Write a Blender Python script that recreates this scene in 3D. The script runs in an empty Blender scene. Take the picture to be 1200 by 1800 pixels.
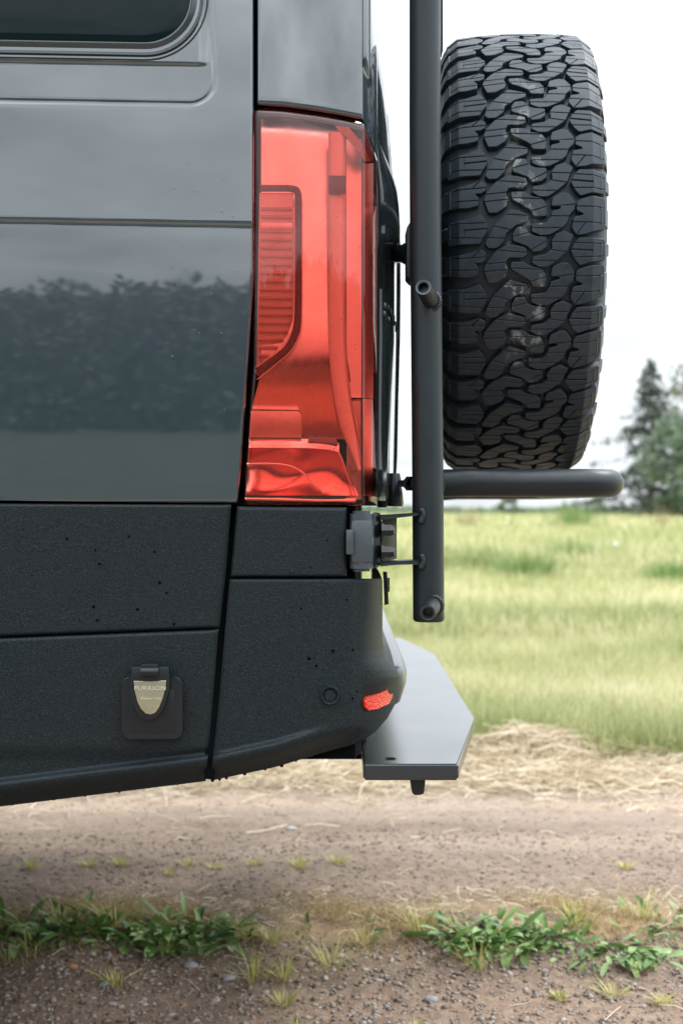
import bpy, bmesh, math, random
import numpy as np
from mathutils import Vector, Matrix
random.seed(7); rng = np.random.default_rng(7)
R_ = math.radians
SC = bpy.context.scene
COL = SC.collection

# ------------------------------------------------------------------ camera
F = 2200.0; HC = 0.95; DS = 1.75
cam_d = bpy.data.cameras.new('camera'); cam = bpy.data.objects.new('camera', cam_d); COL.objects.link(cam)
cam.location = (0, 0, HC); cam.rotation_euler = (R_(90), 0, 0)
cam_d.sensor_fit = 'VERTICAL'; cam_d.sensor_height = 36; cam_d.sensor_width = 24
cam_d.lens = F / 1800 * 36
cam_d.shift_y = -10.0 / 1800
cam_d.clip_start = 0.05; cam_d.clip_end = 3000
cam_d.dof.use_dof = True; cam_d.dof.focus_distance = 1.79; cam_d.dof.aperture_fstop = 4.8
SC.camera = cam

# ------------------------------------------------------------------ world, sun, exposure
SUN_EL, SUN_AZ = R_(55), R_(60)        # azimuth clockwise from +Y
w = bpy.data.worlds.new('World'); SC.world = w; w.use_nodes = True
nt = w.node_tree; nt.nodes.clear(); N = nt.nodes.new; L = nt.links.new
def wm(op, a, b=None, clamp=False):
    n = N('ShaderNodeMath'); n.operation = op; n.use_clamp = clamp
    for i, s in enumerate((a, b)):
        if s is None: continue
        if isinstance(s, (int, float)): n.inputs[i].default_value = s
        else: L(s, n.inputs[i])
    return n.outputs[0]
sky = N('ShaderNodeTexSky'); sky.sky_type = 'NISHITA'; sky.sun_disc = False
sky.sun_elevation = SUN_EL; sky.sun_rotation = SUN_AZ
tc = N('ShaderNodeTexCoord'); sep = N('ShaderNodeSeparateXYZ'); L(tc.outputs['Generated'], sep.inputs[0])
zc = wm('MAXIMUM', sep.outputs[2], 0.0)
grad = wm('ADD', wm('MULTIPLY', wm('POWER', zc, 1.15), 20.0), 6.2)      # overcast: brighter towards the zenith
sx, sy = math.sin(SUN_AZ), math.cos(SUN_AZ)
dot = wm('ADD', wm('MULTIPLY', sep.outputs[0], sx), wm('MULTIPLY', sep.outputs[1], sy))
glow = wm('ADD', wm('MULTIPLY', wm('ADD', dot, 1.0), 0.13), 0.97)
cmb = N('ShaderNodeCombineXYZ'); den = wm('ADD', zc, 0.12)
L(wm('DIVIDE', sep.outputs[0], den), cmb.inputs[0]); L(wm('DIVIDE', sep.outputs[1], den), cmb.inputs[1])
nz = N('ShaderNodeTexNoise'); nz.inputs['Scale'].default_value = 1.9; nz.inputs['Detail'].default_value = 5
nz.inputs['Roughness'].default_value = 0.5; L(cmb.outputs[0], nz.inputs['Vector'])
cl = wm('ADD', wm('MULTIPLY', wm('SUBTRACT', nz.outputs[0], 0.5), wm('ADD', wm('MULTIPLY', wm('MINIMUM', zc, 0.5), 4.5), 0.5)), 1.0)
val = wm('MULTIPLY', wm('MULTIPLY', grad, glow), cl)
tint = N('ShaderNodeMix'); tint.data_type = 'RGBA'; tint.blend_type = 'MULTIPLY'; tint.inputs[0].default_value = 1
vv = N('ShaderNodeCombineXYZ')
for i in range(3): L(val, vv.inputs[i])
L(vv.outputs[0], tint.inputs[6]); tint.inputs[7].default_value = (0.925, 0.98, 1.035, 1)
mix = N('ShaderNodeMix'); mix.data_type = 'RGBA'; mix.inputs[0].default_value = 0.93
L(sky.outputs[0], mix.inputs[6]); L(tint.outputs[2], mix.inputs[7])
bg = N('ShaderNodeBackground'); bg.inputs[1].default_value = 0.1; L(mix.outputs[2], bg.inputs[0])
ow = N('ShaderNodeOutputWorld'); L(bg.outputs[0], ow.inputs[0])

sd_ = bpy.data.lights.new('sun', 'SUN'); sd_.energy = 1.3; sd_.angle = R_(14); sd_.color = (1, 0.965, 0.91)
sun = bpy.data.objects.new('sun', sd_); COL.objects.link(sun)
dirv = Vector((math.sin(SUN_AZ) * math.cos(SUN_EL), math.cos(SUN_AZ) * math.cos(SUN_EL), math.sin(SUN_EL)))
sun.rotation_euler = (-dirv).to_track_quat('-Z', 'Y').to_euler(); sun.location = dirv * 30

vs_ = SC.view_settings; vs_.view_transform = 'Standard'; vs_.look = 'None'; vs_.gamma = 1; vs_.exposure = 0.5
vs_.use_curve_mapping = False
SC.render.engine = 'CYCLES'; SC.cycles.transparent_max_bounces = 24; SC.cycles.max_bounces = 8

# ------------------------------------------------------------------ materials
class Mat:
    def __init__(s, name, color=(.5, .5, .5), rough=.5, metal=0., spec=None, ior=1.5, coat=0., coat_r=.03):
        s.m = bpy.data.materials.new(name); s.m.use_nodes = True; s.t = s.m.node_tree
        s.b = s.t.nodes['Principled BSDF']; b = s.b.inputs
        b['Base Color'].default_value = (*color, 1); b['Roughness'].default_value = rough
        b['Metallic'].default_value = metal; b['IOR'].default_value = ior
        b['Coat Weight'].default_value = coat; b['Coat Roughness'].default_value = coat_r
        if spec is not None: b['Specular IOR Level'].default_value = spec
        s.color = color
    def n(s, t, **kw):
        x = s.t.nodes.new(t)
        for k, v in kw.items():
            if k.startswith('i_'): x.inputs[k[2:].replace('_', ' ')].default_value = v
            else: setattr(x, k, v)
        return x
    def l(s, a, b): s.t.links.new(a, b)
    def coord(s, kind='Object', scale=None, obj=None):
        t = s.n('ShaderNodeTexCoord')
        if obj: t.object = obj
        o = t.outputs[kind]
        if scale:
            m = s.n('ShaderNodeMapping'); m.inputs['Scale'].default_value = scale; s.l(o, m.inputs[0]); o = m.outputs[0]
        return o
    def noise(s, scale, detail=4, rough=.5, co=None, dist=0):
        x = s.n('ShaderNodeTexNoise'); x.inputs['Scale'].default_value = scale; x.inputs['Detail'].default_value = detail
        x.inputs['Roughness'].default_value = rough; x.inputs['Distortion'].default_value = dist
        s.l(co or s.coord(), x.inputs['Vector']); return x.outputs[0]
    def ramp(s, fac, stops):
        r = s.n('ShaderNodeValToRGB'); e = r.color_ramp.elements
        while len(e) < len(stops): e.new(0.5)
        for q, (p, c) in zip(e, stops): q.position = p; q.color = (*c, 1) if len(c) == 3 else c
        s.l(fac, r.inputs[0]); return r.outputs[0]
    def bump(s, h, strength=.3, dist=.001, prev=None, socket='Normal'):
        x = s.n('ShaderNodeBump'); x.inputs['Strength'].default_value = strength; x.inputs['Distance'].default_value = dist
        s.l(h, x.inputs['Height'])
        if prev is not None: s.l(prev, x.inputs['Normal'])
        s.l(x.outputs[0], s.b.inputs[socket]); return x.outputs[0]
    def mixc(s, fac, a, b, mode='MIX'):
        x = s.n('ShaderNodeMix', data_type='RGBA', blend_type=mode)
        if isinstance(fac, (int, float)): x.inputs[0].default_value = fac
        else: s.l(fac, x.inputs[0])
        for i, c in ((6, a), (7, b)):
            if isinstance(c, tuple): x.inputs[i].default_value = (*c, 1)
            else: s.l(c, x.inputs[i])
        return x.outputs[2]
    def base(s, c): s.l(c, s.b.inputs['Base Color']); return s
    def math(s, op, a, b=0., clamp=False):
        x = s.n('ShaderNodeMath', operation=op, use_clamp=clamp)
        for i, c in ((0, a), (1, b)):
            if isinstance(c, (int, float)): x.inputs[i].default_value = c
            else: s.l(c, x.inputs[i])
        return x.outputs[0]

def M_paint():
    m = Mat('grey_body_paint', (.021, .042, .051), .34, 0, ior=1.6, coat=1.0, coat_r=.018)
    m.b.inputs['Coat IOR'].default_value = 2.2
    n1 = m.noise(5, 2); m.bump(n1, .05, .004)
    x = m.n('ShaderNodeBump'); x.inputs['Strength'].default_value = .10; x.inputs['Distance'].default_value = .004
    m.l(m.noise(4.5, 2, co=m.coord(scale=(1, 1, 1.6))), x.inputs['Height']); m.l(x.outputs[0], m.b.inputs['Coat Normal'])
    r = m.noise(30, 4); m.l(m.ramp(r, [(0, (.25,)*3), (1, (.4,)*3)]), m.b.inputs['Roughness'])
    return m.m
def M_clad():
    m = Mat('textured_black_coating', (.024, .032, .036), .42, ior=1.36, coat=.12, coat_r=.45)
    v = m.noise(600, 3, .6); v2 = m.noise(240, 2, .5)
    h = m.math('ADD', v, m.math('MULTIPLY', v2, .8))
    m.bump(h, .8, .0011)
    c = m.ramp(v, [(.36, (.001, .004, .006)), (.52, (.005, .013, .017)), (.66, (.026, .044, .051))])
    d = m.noise(3.0, 4); c = m.mixc(m.ramp(d, [(.35, (0,)*3), (.7, (.35,)*3)]), c, (.010, .015, .018))
    m.base(c); m.l(m.ramp(d, [(.3, (.42,)*3), (.7, (.56,)*3)]), m.b.inputs['Roughness'])
    return m.m
def M_simple(name, c, r, metal=0., ior=1.5, coat=0., bs=0, bd=.0005, bst=.3, var=.25):
    m = Mat(name, c, r, metal, ior=ior, coat=coat)
    n1 = m.noise(60, 5, .6)
    m.base(m.mixc(n1, tuple(x * (1 - var) for x in c), tuple(x * (1 + var) for x in c)))
    m.l(m.ramp(m.noise(25, 5, .65), [(.25, (max(r - .08, .02),)*3), (.75, (min(r + .1, 1),)*3)]), m.b.inputs['Roughness'])
    if bs: m.bump(m.noise(bs, 3), bst, bd)
    return m.m
def M_lens():
    m = bpy.data.materials.new('red_lens_plastic'); m.use_nodes = True; t = m.node_tree; t.nodes.clear()
    tr = t.nodes.new('ShaderNodeBsdfTransparent'); tr.inputs[0].default_value = (.995, .595, .54, 1)
    gl = t.nodes.new('ShaderNodeBsdfGlossy'); gl.inputs['Roughness'].default_value = .02; gl.inputs[0].default_value = (1, 1, 1, 1)
    lw = t.nodes.new('ShaderNodeLayerWeight'); lw.inputs[0].default_value = .5
    pw = t.nodes.new('ShaderNodeMath'); pw.operation = 'POWER'; pw.inputs[1].default_value = 4.5; t.links.new(lw.outputs['Facing'], pw.inputs[0])
    fr = t.nodes.new('ShaderNodeMath'); fr.operation = 'MULTIPLY_ADD'; fr.inputs[1].default_value = .9; fr.inputs[2].default_value = .045; t.links.new(pw.outputs[0], fr.inputs[0])
    mx = t.nodes.new('ShaderNodeMixShader'); o = t.nodes.new('ShaderNodeOutputMaterial')
    t.links.new(fr.outputs[0], mx.inputs[0]); t.links.new(tr.outputs[0], mx.inputs[1]); t.links.new(gl.outputs[0], mx.inputs[2])
    t.links.new(mx.outputs[0], o.inputs[0]); return m
def M_clear(name='clear_lens_plastic', col=(.93, .95, .95)):
    m = M_lens(); m.name = name
    for n in m.node_tree.nodes:
        if n.type == 'BSDF_TRANSPARENT': n.inputs[0].default_value = (*col, 1)
    return m
def M_mesh():
    m = Mat('dark_honeycomb', (.12, .12, .12), .3, ior=1.5)
    v = m.n('ShaderNodeTexVoronoi'); v.inputs['Scale'].default_value = 700; m.l(m.coord(), v.inputs['Vector'])
    m.base(m.ramp(v.outputs[0], [(.15, (.26, .24, .26)), (.5, (.09, .08, .09))])); m.bump(v.outputs[0], .8, .001)
    return m.m
def M_leaf(name, stops, rough=.55, trans=.25, attr=True, scale=3):
    m = Mat(name, stops[0][1], rough)
    if attr:
        a = m.n('ShaderNodeAttribute', attribute_name='tone'); f = a.outputs['Fac']
    else: f = m.noise(scale, 4)
    c = m.ramp(f, stops); m.base(c)
    tl = m.n('ShaderNodeBsdfTranslucent'); m.l(c, tl.inputs[0])
    mx = m.n('ShaderNodeMixShader'); mx.inputs[0].default_value = trans
    m.l(m.b.outputs[0], mx.inputs[1]); m.l(tl.outputs[0], mx.inputs[2]); m.l(mx.outputs[0], m.t.nodes['Material Output'].inputs[0])
    return m.m

PAINT = M_paint(); CLAD = M_clad(); LENS = M_lens(); CLEAR = M_clear()
GAP = M_simple('black_gap_rubber', (.003, .004, .005), .7, ior=1.15)
SEAL = M_simple('window_seal_rubber', (.020, .026, .028), .35)
RIM = Mat('gloss_grey_window_rim', (.035, .050, .056), .22, ior=1.65).m
GLASS = M_simple('dark_tinted_glass', (.006, .015, .017), .06, ior=1.27, var=.1)
TUBE = M_simple('powder_coated_black_steel', (.009, .016, .020), .40, bs=900, bd=.0003, bst=.25, ior=1.52)
DKm = Mat('satin_black_deck_steel', (.016, .022, .028), .30, ior=1.5, coat=.85, coat_r=.28); DKm.b.inputs['Coat IOR'].default_value = 1.5
DKm.bump(DKm.noise(1400, 2), .12, .0002); DKm.l(DKm.ramp(DKm.noise(7, 3), [(.3, (.27,)*3), (.7, (.34,)*3)]), DKm.b.inputs['Roughness']); DECK = DKm.m
STEEL = M_simple('worn_dark_zinc', (.13, .14, .15), .28, metal=1.0, bs=400, bd=.0003)
BLKG = M_simple('gloss_black_plastic', (.010, .014, .016), .18)
PLAS = M_simple('satin_black_plastic', (.008, .012, .015), .36, bs=1500, bd=.0001)
HINGE = M_simple('chipped_grey_hinge_paint', (.060, .076, .088), .30, ior=1.6, bs=60, bd=.001, bst=.4)
DOOR = M_simple('dark_gloss_door_paint', (.016, .024, .028), .10, ior=1.6)
REFL = M_simple('lamp_reflector_chrome', (.95, .95, .95), .20, metal=1.0, var=.04)
REFB = M_simple('lamp_reflector_satin', (.88, .86, .86), .32, metal=.72, var=.06, bs=200, bd=.0004)
REFD = M_simple('lamp_inner_dark', (.34, .33, .34), .35, metal=.3)
REDB = M_simple('lamp_red_bowl', (.80, .42, .38), .20, metal=.95, var=.05)
PALE = M_simple('lamp_light_guide', (.80, .80, .80), .22, ior=1.6, var=.04)
MESHM = M_mesh()
BRASS = M_simple('brushed_badge_metal', (.52, .51, .36), .30, metal=.75, bs=300, var=.06)
INK = M_simple('pale_badge_print', (.62, .63, .53), .4)
YEL = M_simple('yellow_plastic', (.70, .58, .10), .4); COP = M_simple('copper_fitting', (.62, .33, .20), .3, metal=.8)
BLU = M_simple('blue_fitting', (.08, .30, .42), .4); OLV = M_simple('pale_zinc_plate', (.30, .32, .24), .4, metal=.4)
DROP = Mat('water_drop', (.002, .003, .004), .22, ior=1.2).m
SDROP = M_clear('clear_water_drop', (.86, .9, .92))

# ------------------------------------------------------------------ helpers
ORG = {}
def P(px, py, D): return Vector(((px - 600) / F * D, D, HC - (py - 890) / F * D))
def empty(name, loc, label, cat, group=None, rot=(0, 0, 0)):
    o = bpy.data.objects.new(name, None); COL.objects.link(o); o.location = loc; o.rotation_euler = rot
    o.empty_display_size = .1; o['label'] = label; o['category'] = cat
    if group: o['group'] = group
    ORG[o] = Vector(loc); return o
def link(name, me, mat, parent=None, smooth=True, kind=None, label=None, origin=None):
    o = bpy.data.objects.new(name, me); COL.objects.link(o)
    if mat is not None and not me.materials: me.materials.append(mat)
    if parent is not None:
        o.parent = parent; me.transform(Matrix.Translation(-ORG[parent])); ORG[o] = ORG[parent]
    else:
        if origin is not None: me.transform(Matrix.Translation(-Vector(origin))); o.location = origin
        ORG[o] = Vector(origin) if origin is not None else Vector((0, 0, 0))
    if smooth: me.shade_smooth()
    if kind: o['kind'] = kind
    if label: o['label'] = label
    return o
def from_bm(bm, name): me = bpy.data.meshes.new(name); bmesh.ops.recalc_face_normals(bm, faces=bm.faces); bm.to_mesh(me); bm.free(); return me
def autosmooth(o, deg=35):
    me = o.data
    bm = bmesh.new(); bm.from_mesh(me)
    for e in bm.edges:
        e.smooth = not (len(e.link_faces) == 2 and e.calc_face_angle(0) > R_(deg))
    bm.to_mesh(me); bm.free()
def grid_mesh(name, us, vs, fn, flip=False):
    vs3 = [fn(u, v) for v in vs for u in us]; nu = len(us); fs = []
    for j in range(len(vs) - 1):
        for i in range(nu - 1):
            a = j * nu + i; q = (a, a + 1, a + nu + 1, a + nu)
            fs.append(q[::-1] if flip else q)
    me = bpy.data.meshes.new(name); me.from_pydata([tuple(p) for p in vs3], [], fs); me.update(); return me
def prism(name, pts, thick, mat, parent, bev=.0008, dirv=None, kind=None, label=None, smooth=False):
    """pts: world points of the front polygon; extruded along +Y (away from the lens) by thick"""
    d = Vector(dirv) if dirv else Vector((0, 1, 0)); bm = bmesh.new()
    a = [bm.verts.new(p) for p in pts]; b = [bm.verts.new(Vector(p) + d * thick) for p in pts]; n = len(pts)
    bm.faces.new(a); bm.faces.new(b[::-1])
    for i in range(n): bm.faces.new((a[i], b[i], b[(i + 1) % n], a[(i + 1) % n]))
    if bev: bmesh.ops.bevel(bm, geom=bm.edges[:], offset=bev, segments=2, affect='EDGES', profile=.6, clamp_overlap=True)
    bmesh.ops.triangulate(bm, faces=[f for f in bm.faces if len(f.verts) > 4])
    o = link(name, from_bm(bm, name), mat, parent, True, kind, label); autosmooth(o, 40 if not smooth else 70); return o
def pprism(name, px, D, thick, mat, parent, **k): return prism(name, [P(x, y, D) for x, y in px], thick, mat, parent, **k)
def cyl_bm(bm, a, b, r0, r1=None, seg=20, cap=True):
    a = Vector(a); b = Vector(b); r1 = r0 if r1 is None else r1
    q = (b - a).to_track_quat('Z', 'Y'); ra = []; rb = []
    for i in range(seg):
        t = 2 * math.pi * i / seg; c = Vector((math.cos(t), math.sin(t), 0))
        ra.append(bm.verts.new(a + q @ (c * r0))); rb.append(bm.verts.new(b + q @ (c * r1)))
    for i in range(seg): j = (i + 1) % seg; bm.faces.new((ra[i], ra[j], rb[j], rb[i]))
    if cap: bm.faces.new(ra[::-1]); bm.faces.new(rb)
def cyl(name, a, b, r0, mat, parent, r1=None, seg=20, bev=.0006, **k):
    bm = bmesh.new(); cyl_bm(bm, a, b, r0, r1, seg)
    if bev: bmesh.ops.bevel(bm, geom=[e for e in bm.edges if any(len(f.verts) > 4 for f in e.link_faces)], offset=bev, segments=2, affect='EDGES')
    o = link(name, from_bm(bm, name), mat, parent, True, **k); autosmooth(o, 50 if seg > 8 else 25); return o
def turned(name, a, b, prof, mat, parent, seg=28, **k):
    """lathe along a->b; prof = (t along 0..1, radius)"""
    a = Vector(a); b = Vector(b); q = (b - a).to_track_quat('Z', 'Y'); bm = bmesh.new(); rings = []
    for t, r in prof:
        c = a.lerp(b, t); rings.append([bm.verts.new(c + q @ Vector((math.cos(2*math.pi*i/seg)*r, math.sin(2*math.pi*i/seg)*r, 0))) for i in range(seg)])
    for A, B in zip(rings, rings[1:]):
        for i in range(seg): j = (i + 1) % seg; bm.faces.new((A[i], A[j], B[j], B[i]))
    bmesh.ops.remove_doubles(bm, verts=bm.verts, dist=1e-6)
    o = link(name, from_bm(bm, name), mat, parent, True, **k); autosmooth(o, 40); return o
def tube(name, path, r, mat, parent, seg=28, cap=True, **k):
    pts = [Vector(p) for p in path]; bm = bmesh.new(); rings = []; up = None
    for i, p in enumerate(pts):
        t = (pts[min(i + 1, len(pts) - 1)] - pts[max(i - 1, 0)]).normalized()
        if up is None: up = t.orthogonal().normalized()
        up = (up - t * up.dot(t)).normalized(); s = t.cross(up)
        rr = r[i] if isinstance(r, (list, tuple)) else r
        rings.append([bm.verts.new(p + (up * math.cos(2*math.pi*j/seg) + s * math.sin(2*math.pi*j/seg)) * rr) for j in range(seg)])
    for A, B in zip(rings, rings[1:]):
        for i in range(seg): j = (i + 1) % seg; bm.faces.new((A[i], A[j], B[j], B[i]))
    if cap: bm.faces.new(rings[0][::-1]); bm.faces.new(rings[-1])
    o = link(name, from_bm(bm, name), mat, parent, True, **k); autosmooth(o, 50); return o
def box(name, c, s, mat, parent, bev=.001, **k):
    x, y, z = c; a, b, d = s[0]/2, s[1]/2, s[2]/2
    return prism(name, [(x-a, y-b, z-d), (x+a, y-b, z-d), (x+a, y-b, z+d), (x-a, y-b, z+d)], s[1], mat, parent, bev=bev, **k)
def lerpf(tab):
    xs = [a for a, _ in tab]; ys = [b for _, b in tab]
    return lambda x: float(np.interp(x, xs, ys))
def sst(a, b, x):
    t = min(max((x - a) / (b - a), 0), 1); return t * t * (3 - 2 * t)
def catmull(pts, n=8):
    out = []
    for i in range(len(pts) - 1):
        p0 = pts[max(i-1, 0)]; p1 = pts[i]; p2 = pts[i+1]; p3 = pts[min(i+2, len(pts)-1)]
        for k in range(n):
            t = k / n
            out.append(tuple(.5 * ((2*b) + (-a + c)*t + (2*a - 5*b + 4*c - d)*t*t + (-a + 3*b - 3*c + d)*t**3) for a, b, c, d in zip(p0, p1, p2, p3)))
    out.append(tuple(pts[-1])); return out
def np_mesh(name, V, Fq, tone=None):
    me = bpy.data.meshes.new(name); nv = len(V); nf = len(Fq); k = Fq.shape[1]
    me.vertices.add(nv); me.vertices.foreach_set('co', V.astype(np.float32).ravel())
    me.loops.add(nf * k); me.loops.foreach_set('vertex_index', Fq.astype(np.int32).ravel())
    me.polygons.add(nf); me.polygons.foreach_set('loop_start', np.arange(nf, dtype=np.int32) * k)
    me.update(calc_edges=True)
    if tone is not None:
        a = me.attributes.new('tone', 'FLOAT', 'POINT'); a.data.foreach_set('value', tone.astype(np.float32))
    return me

# ------------------------------------------------------------------ ground
def ground_z(X, Y):
    z = .022 * np.exp(-((Y - 2.80) / .20) ** 2) - .02 * np.exp(-((Y - 2.35) / .2) ** 2) - .018 * np.exp(-((Y - 3.45) / .35) ** 2)
    z = z + .004 * np.sin(X * 3.1 + Y * 2) + .003 * np.sin(X * 7.3 - Y * 5.1) + .0025 * np.sin(X * 17 + 3 * np.sin(Y * 9)) * np.sin(Y * 15)
    return z
m = Mat('field_soil', (.25, .25, .12), .9)
m.base(m.ramp(m.noise(.6, 8, .6), [(.3, (.30, .33, .12)), (.5, (.42, .43, .19)), (.7, (.52, .49, .27))])); FIELD = m.m
xs = np.array([-900, -200, -60, -20, -8, 0, 8, 20, 60, 200, 900.]); ys_ = np.array([4.60, 6, 9, 20, 60, 200, 1400.])
me = grid_mesh('ground', xs, ys_, lambda x, y: (x, y, -.02)); go = link('ground', me, FIELD, smooth=False, kind='structure')

m = Mat('dark_unseen_verge', (.09, .10, .06), .9); m.base(m.ramp(m.noise(.8, 6), [(.3, (.025, .032, .026)), (.7, (.055, .058, .044))]))
me = grid_mesh('unseen_verge', [-300, -30, 0, 30, 300], [-300, -40, -8, -1.55], lambda x, y: (x, y, -.01)); link('unseen_verge', me, m.m, smooth=False, kind='structure')  # unseen ground behind the camera, added dark to dim the paint's reflection
m = Mat('damp_dirt', (.3, .24, .2), .85, spec=.25)
co = m.coord(); n_f = m.noise(260, 3, .7, co); n_m = m.noise(45, 6, .7, co); n_l = m.noise(2.2, 5, .6, m.coord(scale=(.35, 1, 1)))
sp = m.n('ShaderNodeSeparateXYZ'); m.l(co, sp.inputs[0])
c1 = m.ramp(m.math('ADD', m.math('MULTIPLY', n_m, .6), m.math('MULTIPLY', n_f, .4)), [(.34, (.125, .086, .060)), (.5, (.215, .153, .112)), (.64, (.32, .24, .18))])
c2 = m.ramp(m.math('ADD', m.math('MULTIPLY', n_m, .6), m.math('MULTIPLY', n_f, .4)), [(.30, (.245, .185, .138)), (.5, (.30, .232, .178)), (.68, (.365, .292, .23))])
yy = m.math('ADD', sp.outputs[1], m.math('MULTIPLY', m.math('SUBTRACT', n_l, .5), 1.0))
fac = m.ramp(m.math('DIVIDE', yy, 6.), [(.50, (.0,)*3), (.66, (1,)*3)])
g_ = m.math('POWER', m.math('DIVIDE', m.math('SUBTRACT', sp.outputs[1], 2.84), .17), 2.); g_ = m.math('MULTIPLY', m.math('POWER', 2.718, m.math('MULTIPLY', g_, -1.)), m.ramp(m.noise(9, 5), [(.38, (0,)*3), (.55, (.8,)*3)]))
m.base(m.mixc(g_, m.mixc(fac, c1, c2), m.mixc(n_f, (.26, .17, .08), (.50, .36, .20))))
wt = m.ramp(m.noise(2.6, 4, .55, m.coord(scale=(.12, 1.5, 1))), [(.35, (.72, .70, .68)), (.5, (1, 1, 1)), (.66, (1.28, 1.25, 1.22))]); m.base(m.mixc(1., m.b.inputs['Base Color'].links[0].from_socket, wt, 'MULTIPLY'))
b1 = m.bump(n_m, .2, .004); m.bump(n_f, .6, .003, b1); DIRT = m.m
gx = np.concatenate([np.linspace(-160, -1.6, 50)[:-1], np.linspace(-1.6, 2.4, 300), np.linspace(2.4, 160, 50)[1:]])
gy = np.concatenate([np.linspace(-1.6, 1.9, 12)[:-1], np.linspace(1.9, 4.75, 240)])
XX, YY = np.meshgrid(gx, gy); ZZ = ground_z(XX, YY) * (XX > -9) + .004 * rng.normal(size=XX.shape) * .45
V = np.stack([XX.ravel(), YY.ravel(), ZZ.ravel()], 1); nu = len(gx); nv = len(gy)
ii, jj = np.meshgrid(np.arange(nu - 1), np.arange(nv - 1)); a = (jj * nu + ii).ravel()
me = np_mesh('dirt_track', V, np.stack([a, a + 1, a + nu + 1, a + nu], 1)); link('dirt_track', me, DIRT, kind='structure')

# gravel
def pebbles(n, xr, yr, smin, smax, sunk=.3):
    X = rng.uniform(*xr, n); Y = rng.uniform(*yr, n); S = smin * (smax / smin) ** (rng.random(n) ** 2.6)
    Z = ground_z(X, Y) + S * (.35 - sunk)
    o = np.array([[1,0,0],[-1,0,0],[0,1,0],[0,-1,0],[0,0,1],[0,0,-1]], float)
    th = rng.uniform(0, 6.28, n); c, s = np.cos(th), np.sin(th)
    J = o[None] * (1 + rng.uniform(-.35, .35, (n, 6, 3))) + rng.uniform(-.3, .3, (n, 6, 3))
    J = J * np.stack([S * rng.uniform(.8, 1.5, n), S, S * rng.uniform(.45, .8, n)], 1)[:, None]
    Vx = J[..., 0] * c[:, None] - J[..., 1] * s[:, None] + X[:, None]; Vy = J[..., 0] * s[:, None] + J[..., 1] * c[:, None] + Y[:, None]
    V = np.stack([Vx, Vy, J[..., 2] + Z[:, None]], -1).reshape(-1, 3)
    f = np.array([[0,2,4],[2,1,4],[1,3,4],[3,0,4],[2,0,5],[1,2,5],[3,1,5],[0,3,5]])
    return V, (f[None] + (np.arange(n) * 6)[:, None, None]).reshape(-1, 3), np.repeat(rng.random(n), 6)
def joinm(parts):
    Vs, Fs, Ts = [], [], []; k = 0
    for V, Fc, T in parts: Vs.append(V); Fs.append(Fc + k); Ts.append(T); k += len(V)
    return np.concatenate(Vs), np.concatenate(Fs), np.concatenate(Ts)
m = Mat('gravel_stone', (.2, .2, .2), .75, spec=.3); a_ = m.n('ShaderNodeAttribute', attribute_name='tone')
m.base(m.ramp(a_.outputs['Fac'], [(0, (.16, .125, .10)), (.35, (.25, .195, .155)), (.6, (.31, .25, .20)), (.82, (.34, .305, .28)), (.94, (.42, .39, .36)), (1, (.38, .22, .13))])); GRAV = m.m
V, Fc, T = joinm([pebbles(36000, (-1.1, 1.7), (2.0, 2.7), .0014, .0085), pebbles(20000, (-1.5, 2.2), (2.6, 4.2), .0015, .0045), pebbles(14000, (-1.8, 2.6), (3.05, 3.7), .002, .007)])
link('gravel', np_mesh('gravel', V, Fc, T), GRAV, smooth=False, kind='stuff')

# strips: grass blades and straw
def blades(n, X, Y, Z, h, wd, lean, curl=.5, tone=None, az=None):
    az = rng.uniform(0, 6.283, n) if az is None else az
    dx, dy = np.cos(az), np.sin(az); px, py = -dy * wd / 2, dx * wd / 2
    lx = lean * h; rows = []
    for t, wf in ((0, 1.), (.55, .8), (1., .12)):
        off = lx * (t * (1 - curl) + curl * t * t * 1.0); zz = h * t * (1 - .25 * np.minimum(lean, 2) * t * curl)
        cx, cy = X + dx * off, Y + dy * off
        rows.append(np.stack([cx - px * wf, cy - py * wf, Z + zz], -1)); rows.append(np.stack([cx + px * wf, cy + py * wf, Z + zz], -1))
    V = np.stack(rows, 1).reshape(-1, 3)
    f = np.array([[0, 1, 3, 2], [2, 3, 5, 4]]); Fq = (f[None] + (np.arange(n) * 6)[:, None, None]).reshape(-1, 4)
    tone = rng.random(n) if tone is None else tone
    return V, Fq, np.repeat(tone, 6)
def snoise(X, Y, s, seed):
    r = np.random.default_rng(seed); z = 0
    for k in range(7):
        a, b, c = r.normal(size=2) * s, r.uniform(0, 6.28), r.uniform(.6, 1.6)
        z = z + np.sin((X * a[0] + Y * a[1]) * c + b)
    return z / 7
GRASS = M_leaf('meadow_grass', [(0, (.20, .26, .085)), (.3, (.40, .42, .18)), (.6, (.57, .55, .30)), (.85, (.71, .65, .43)), (1, (.78, .73, .58))], .7, .4)
parts = []
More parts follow.
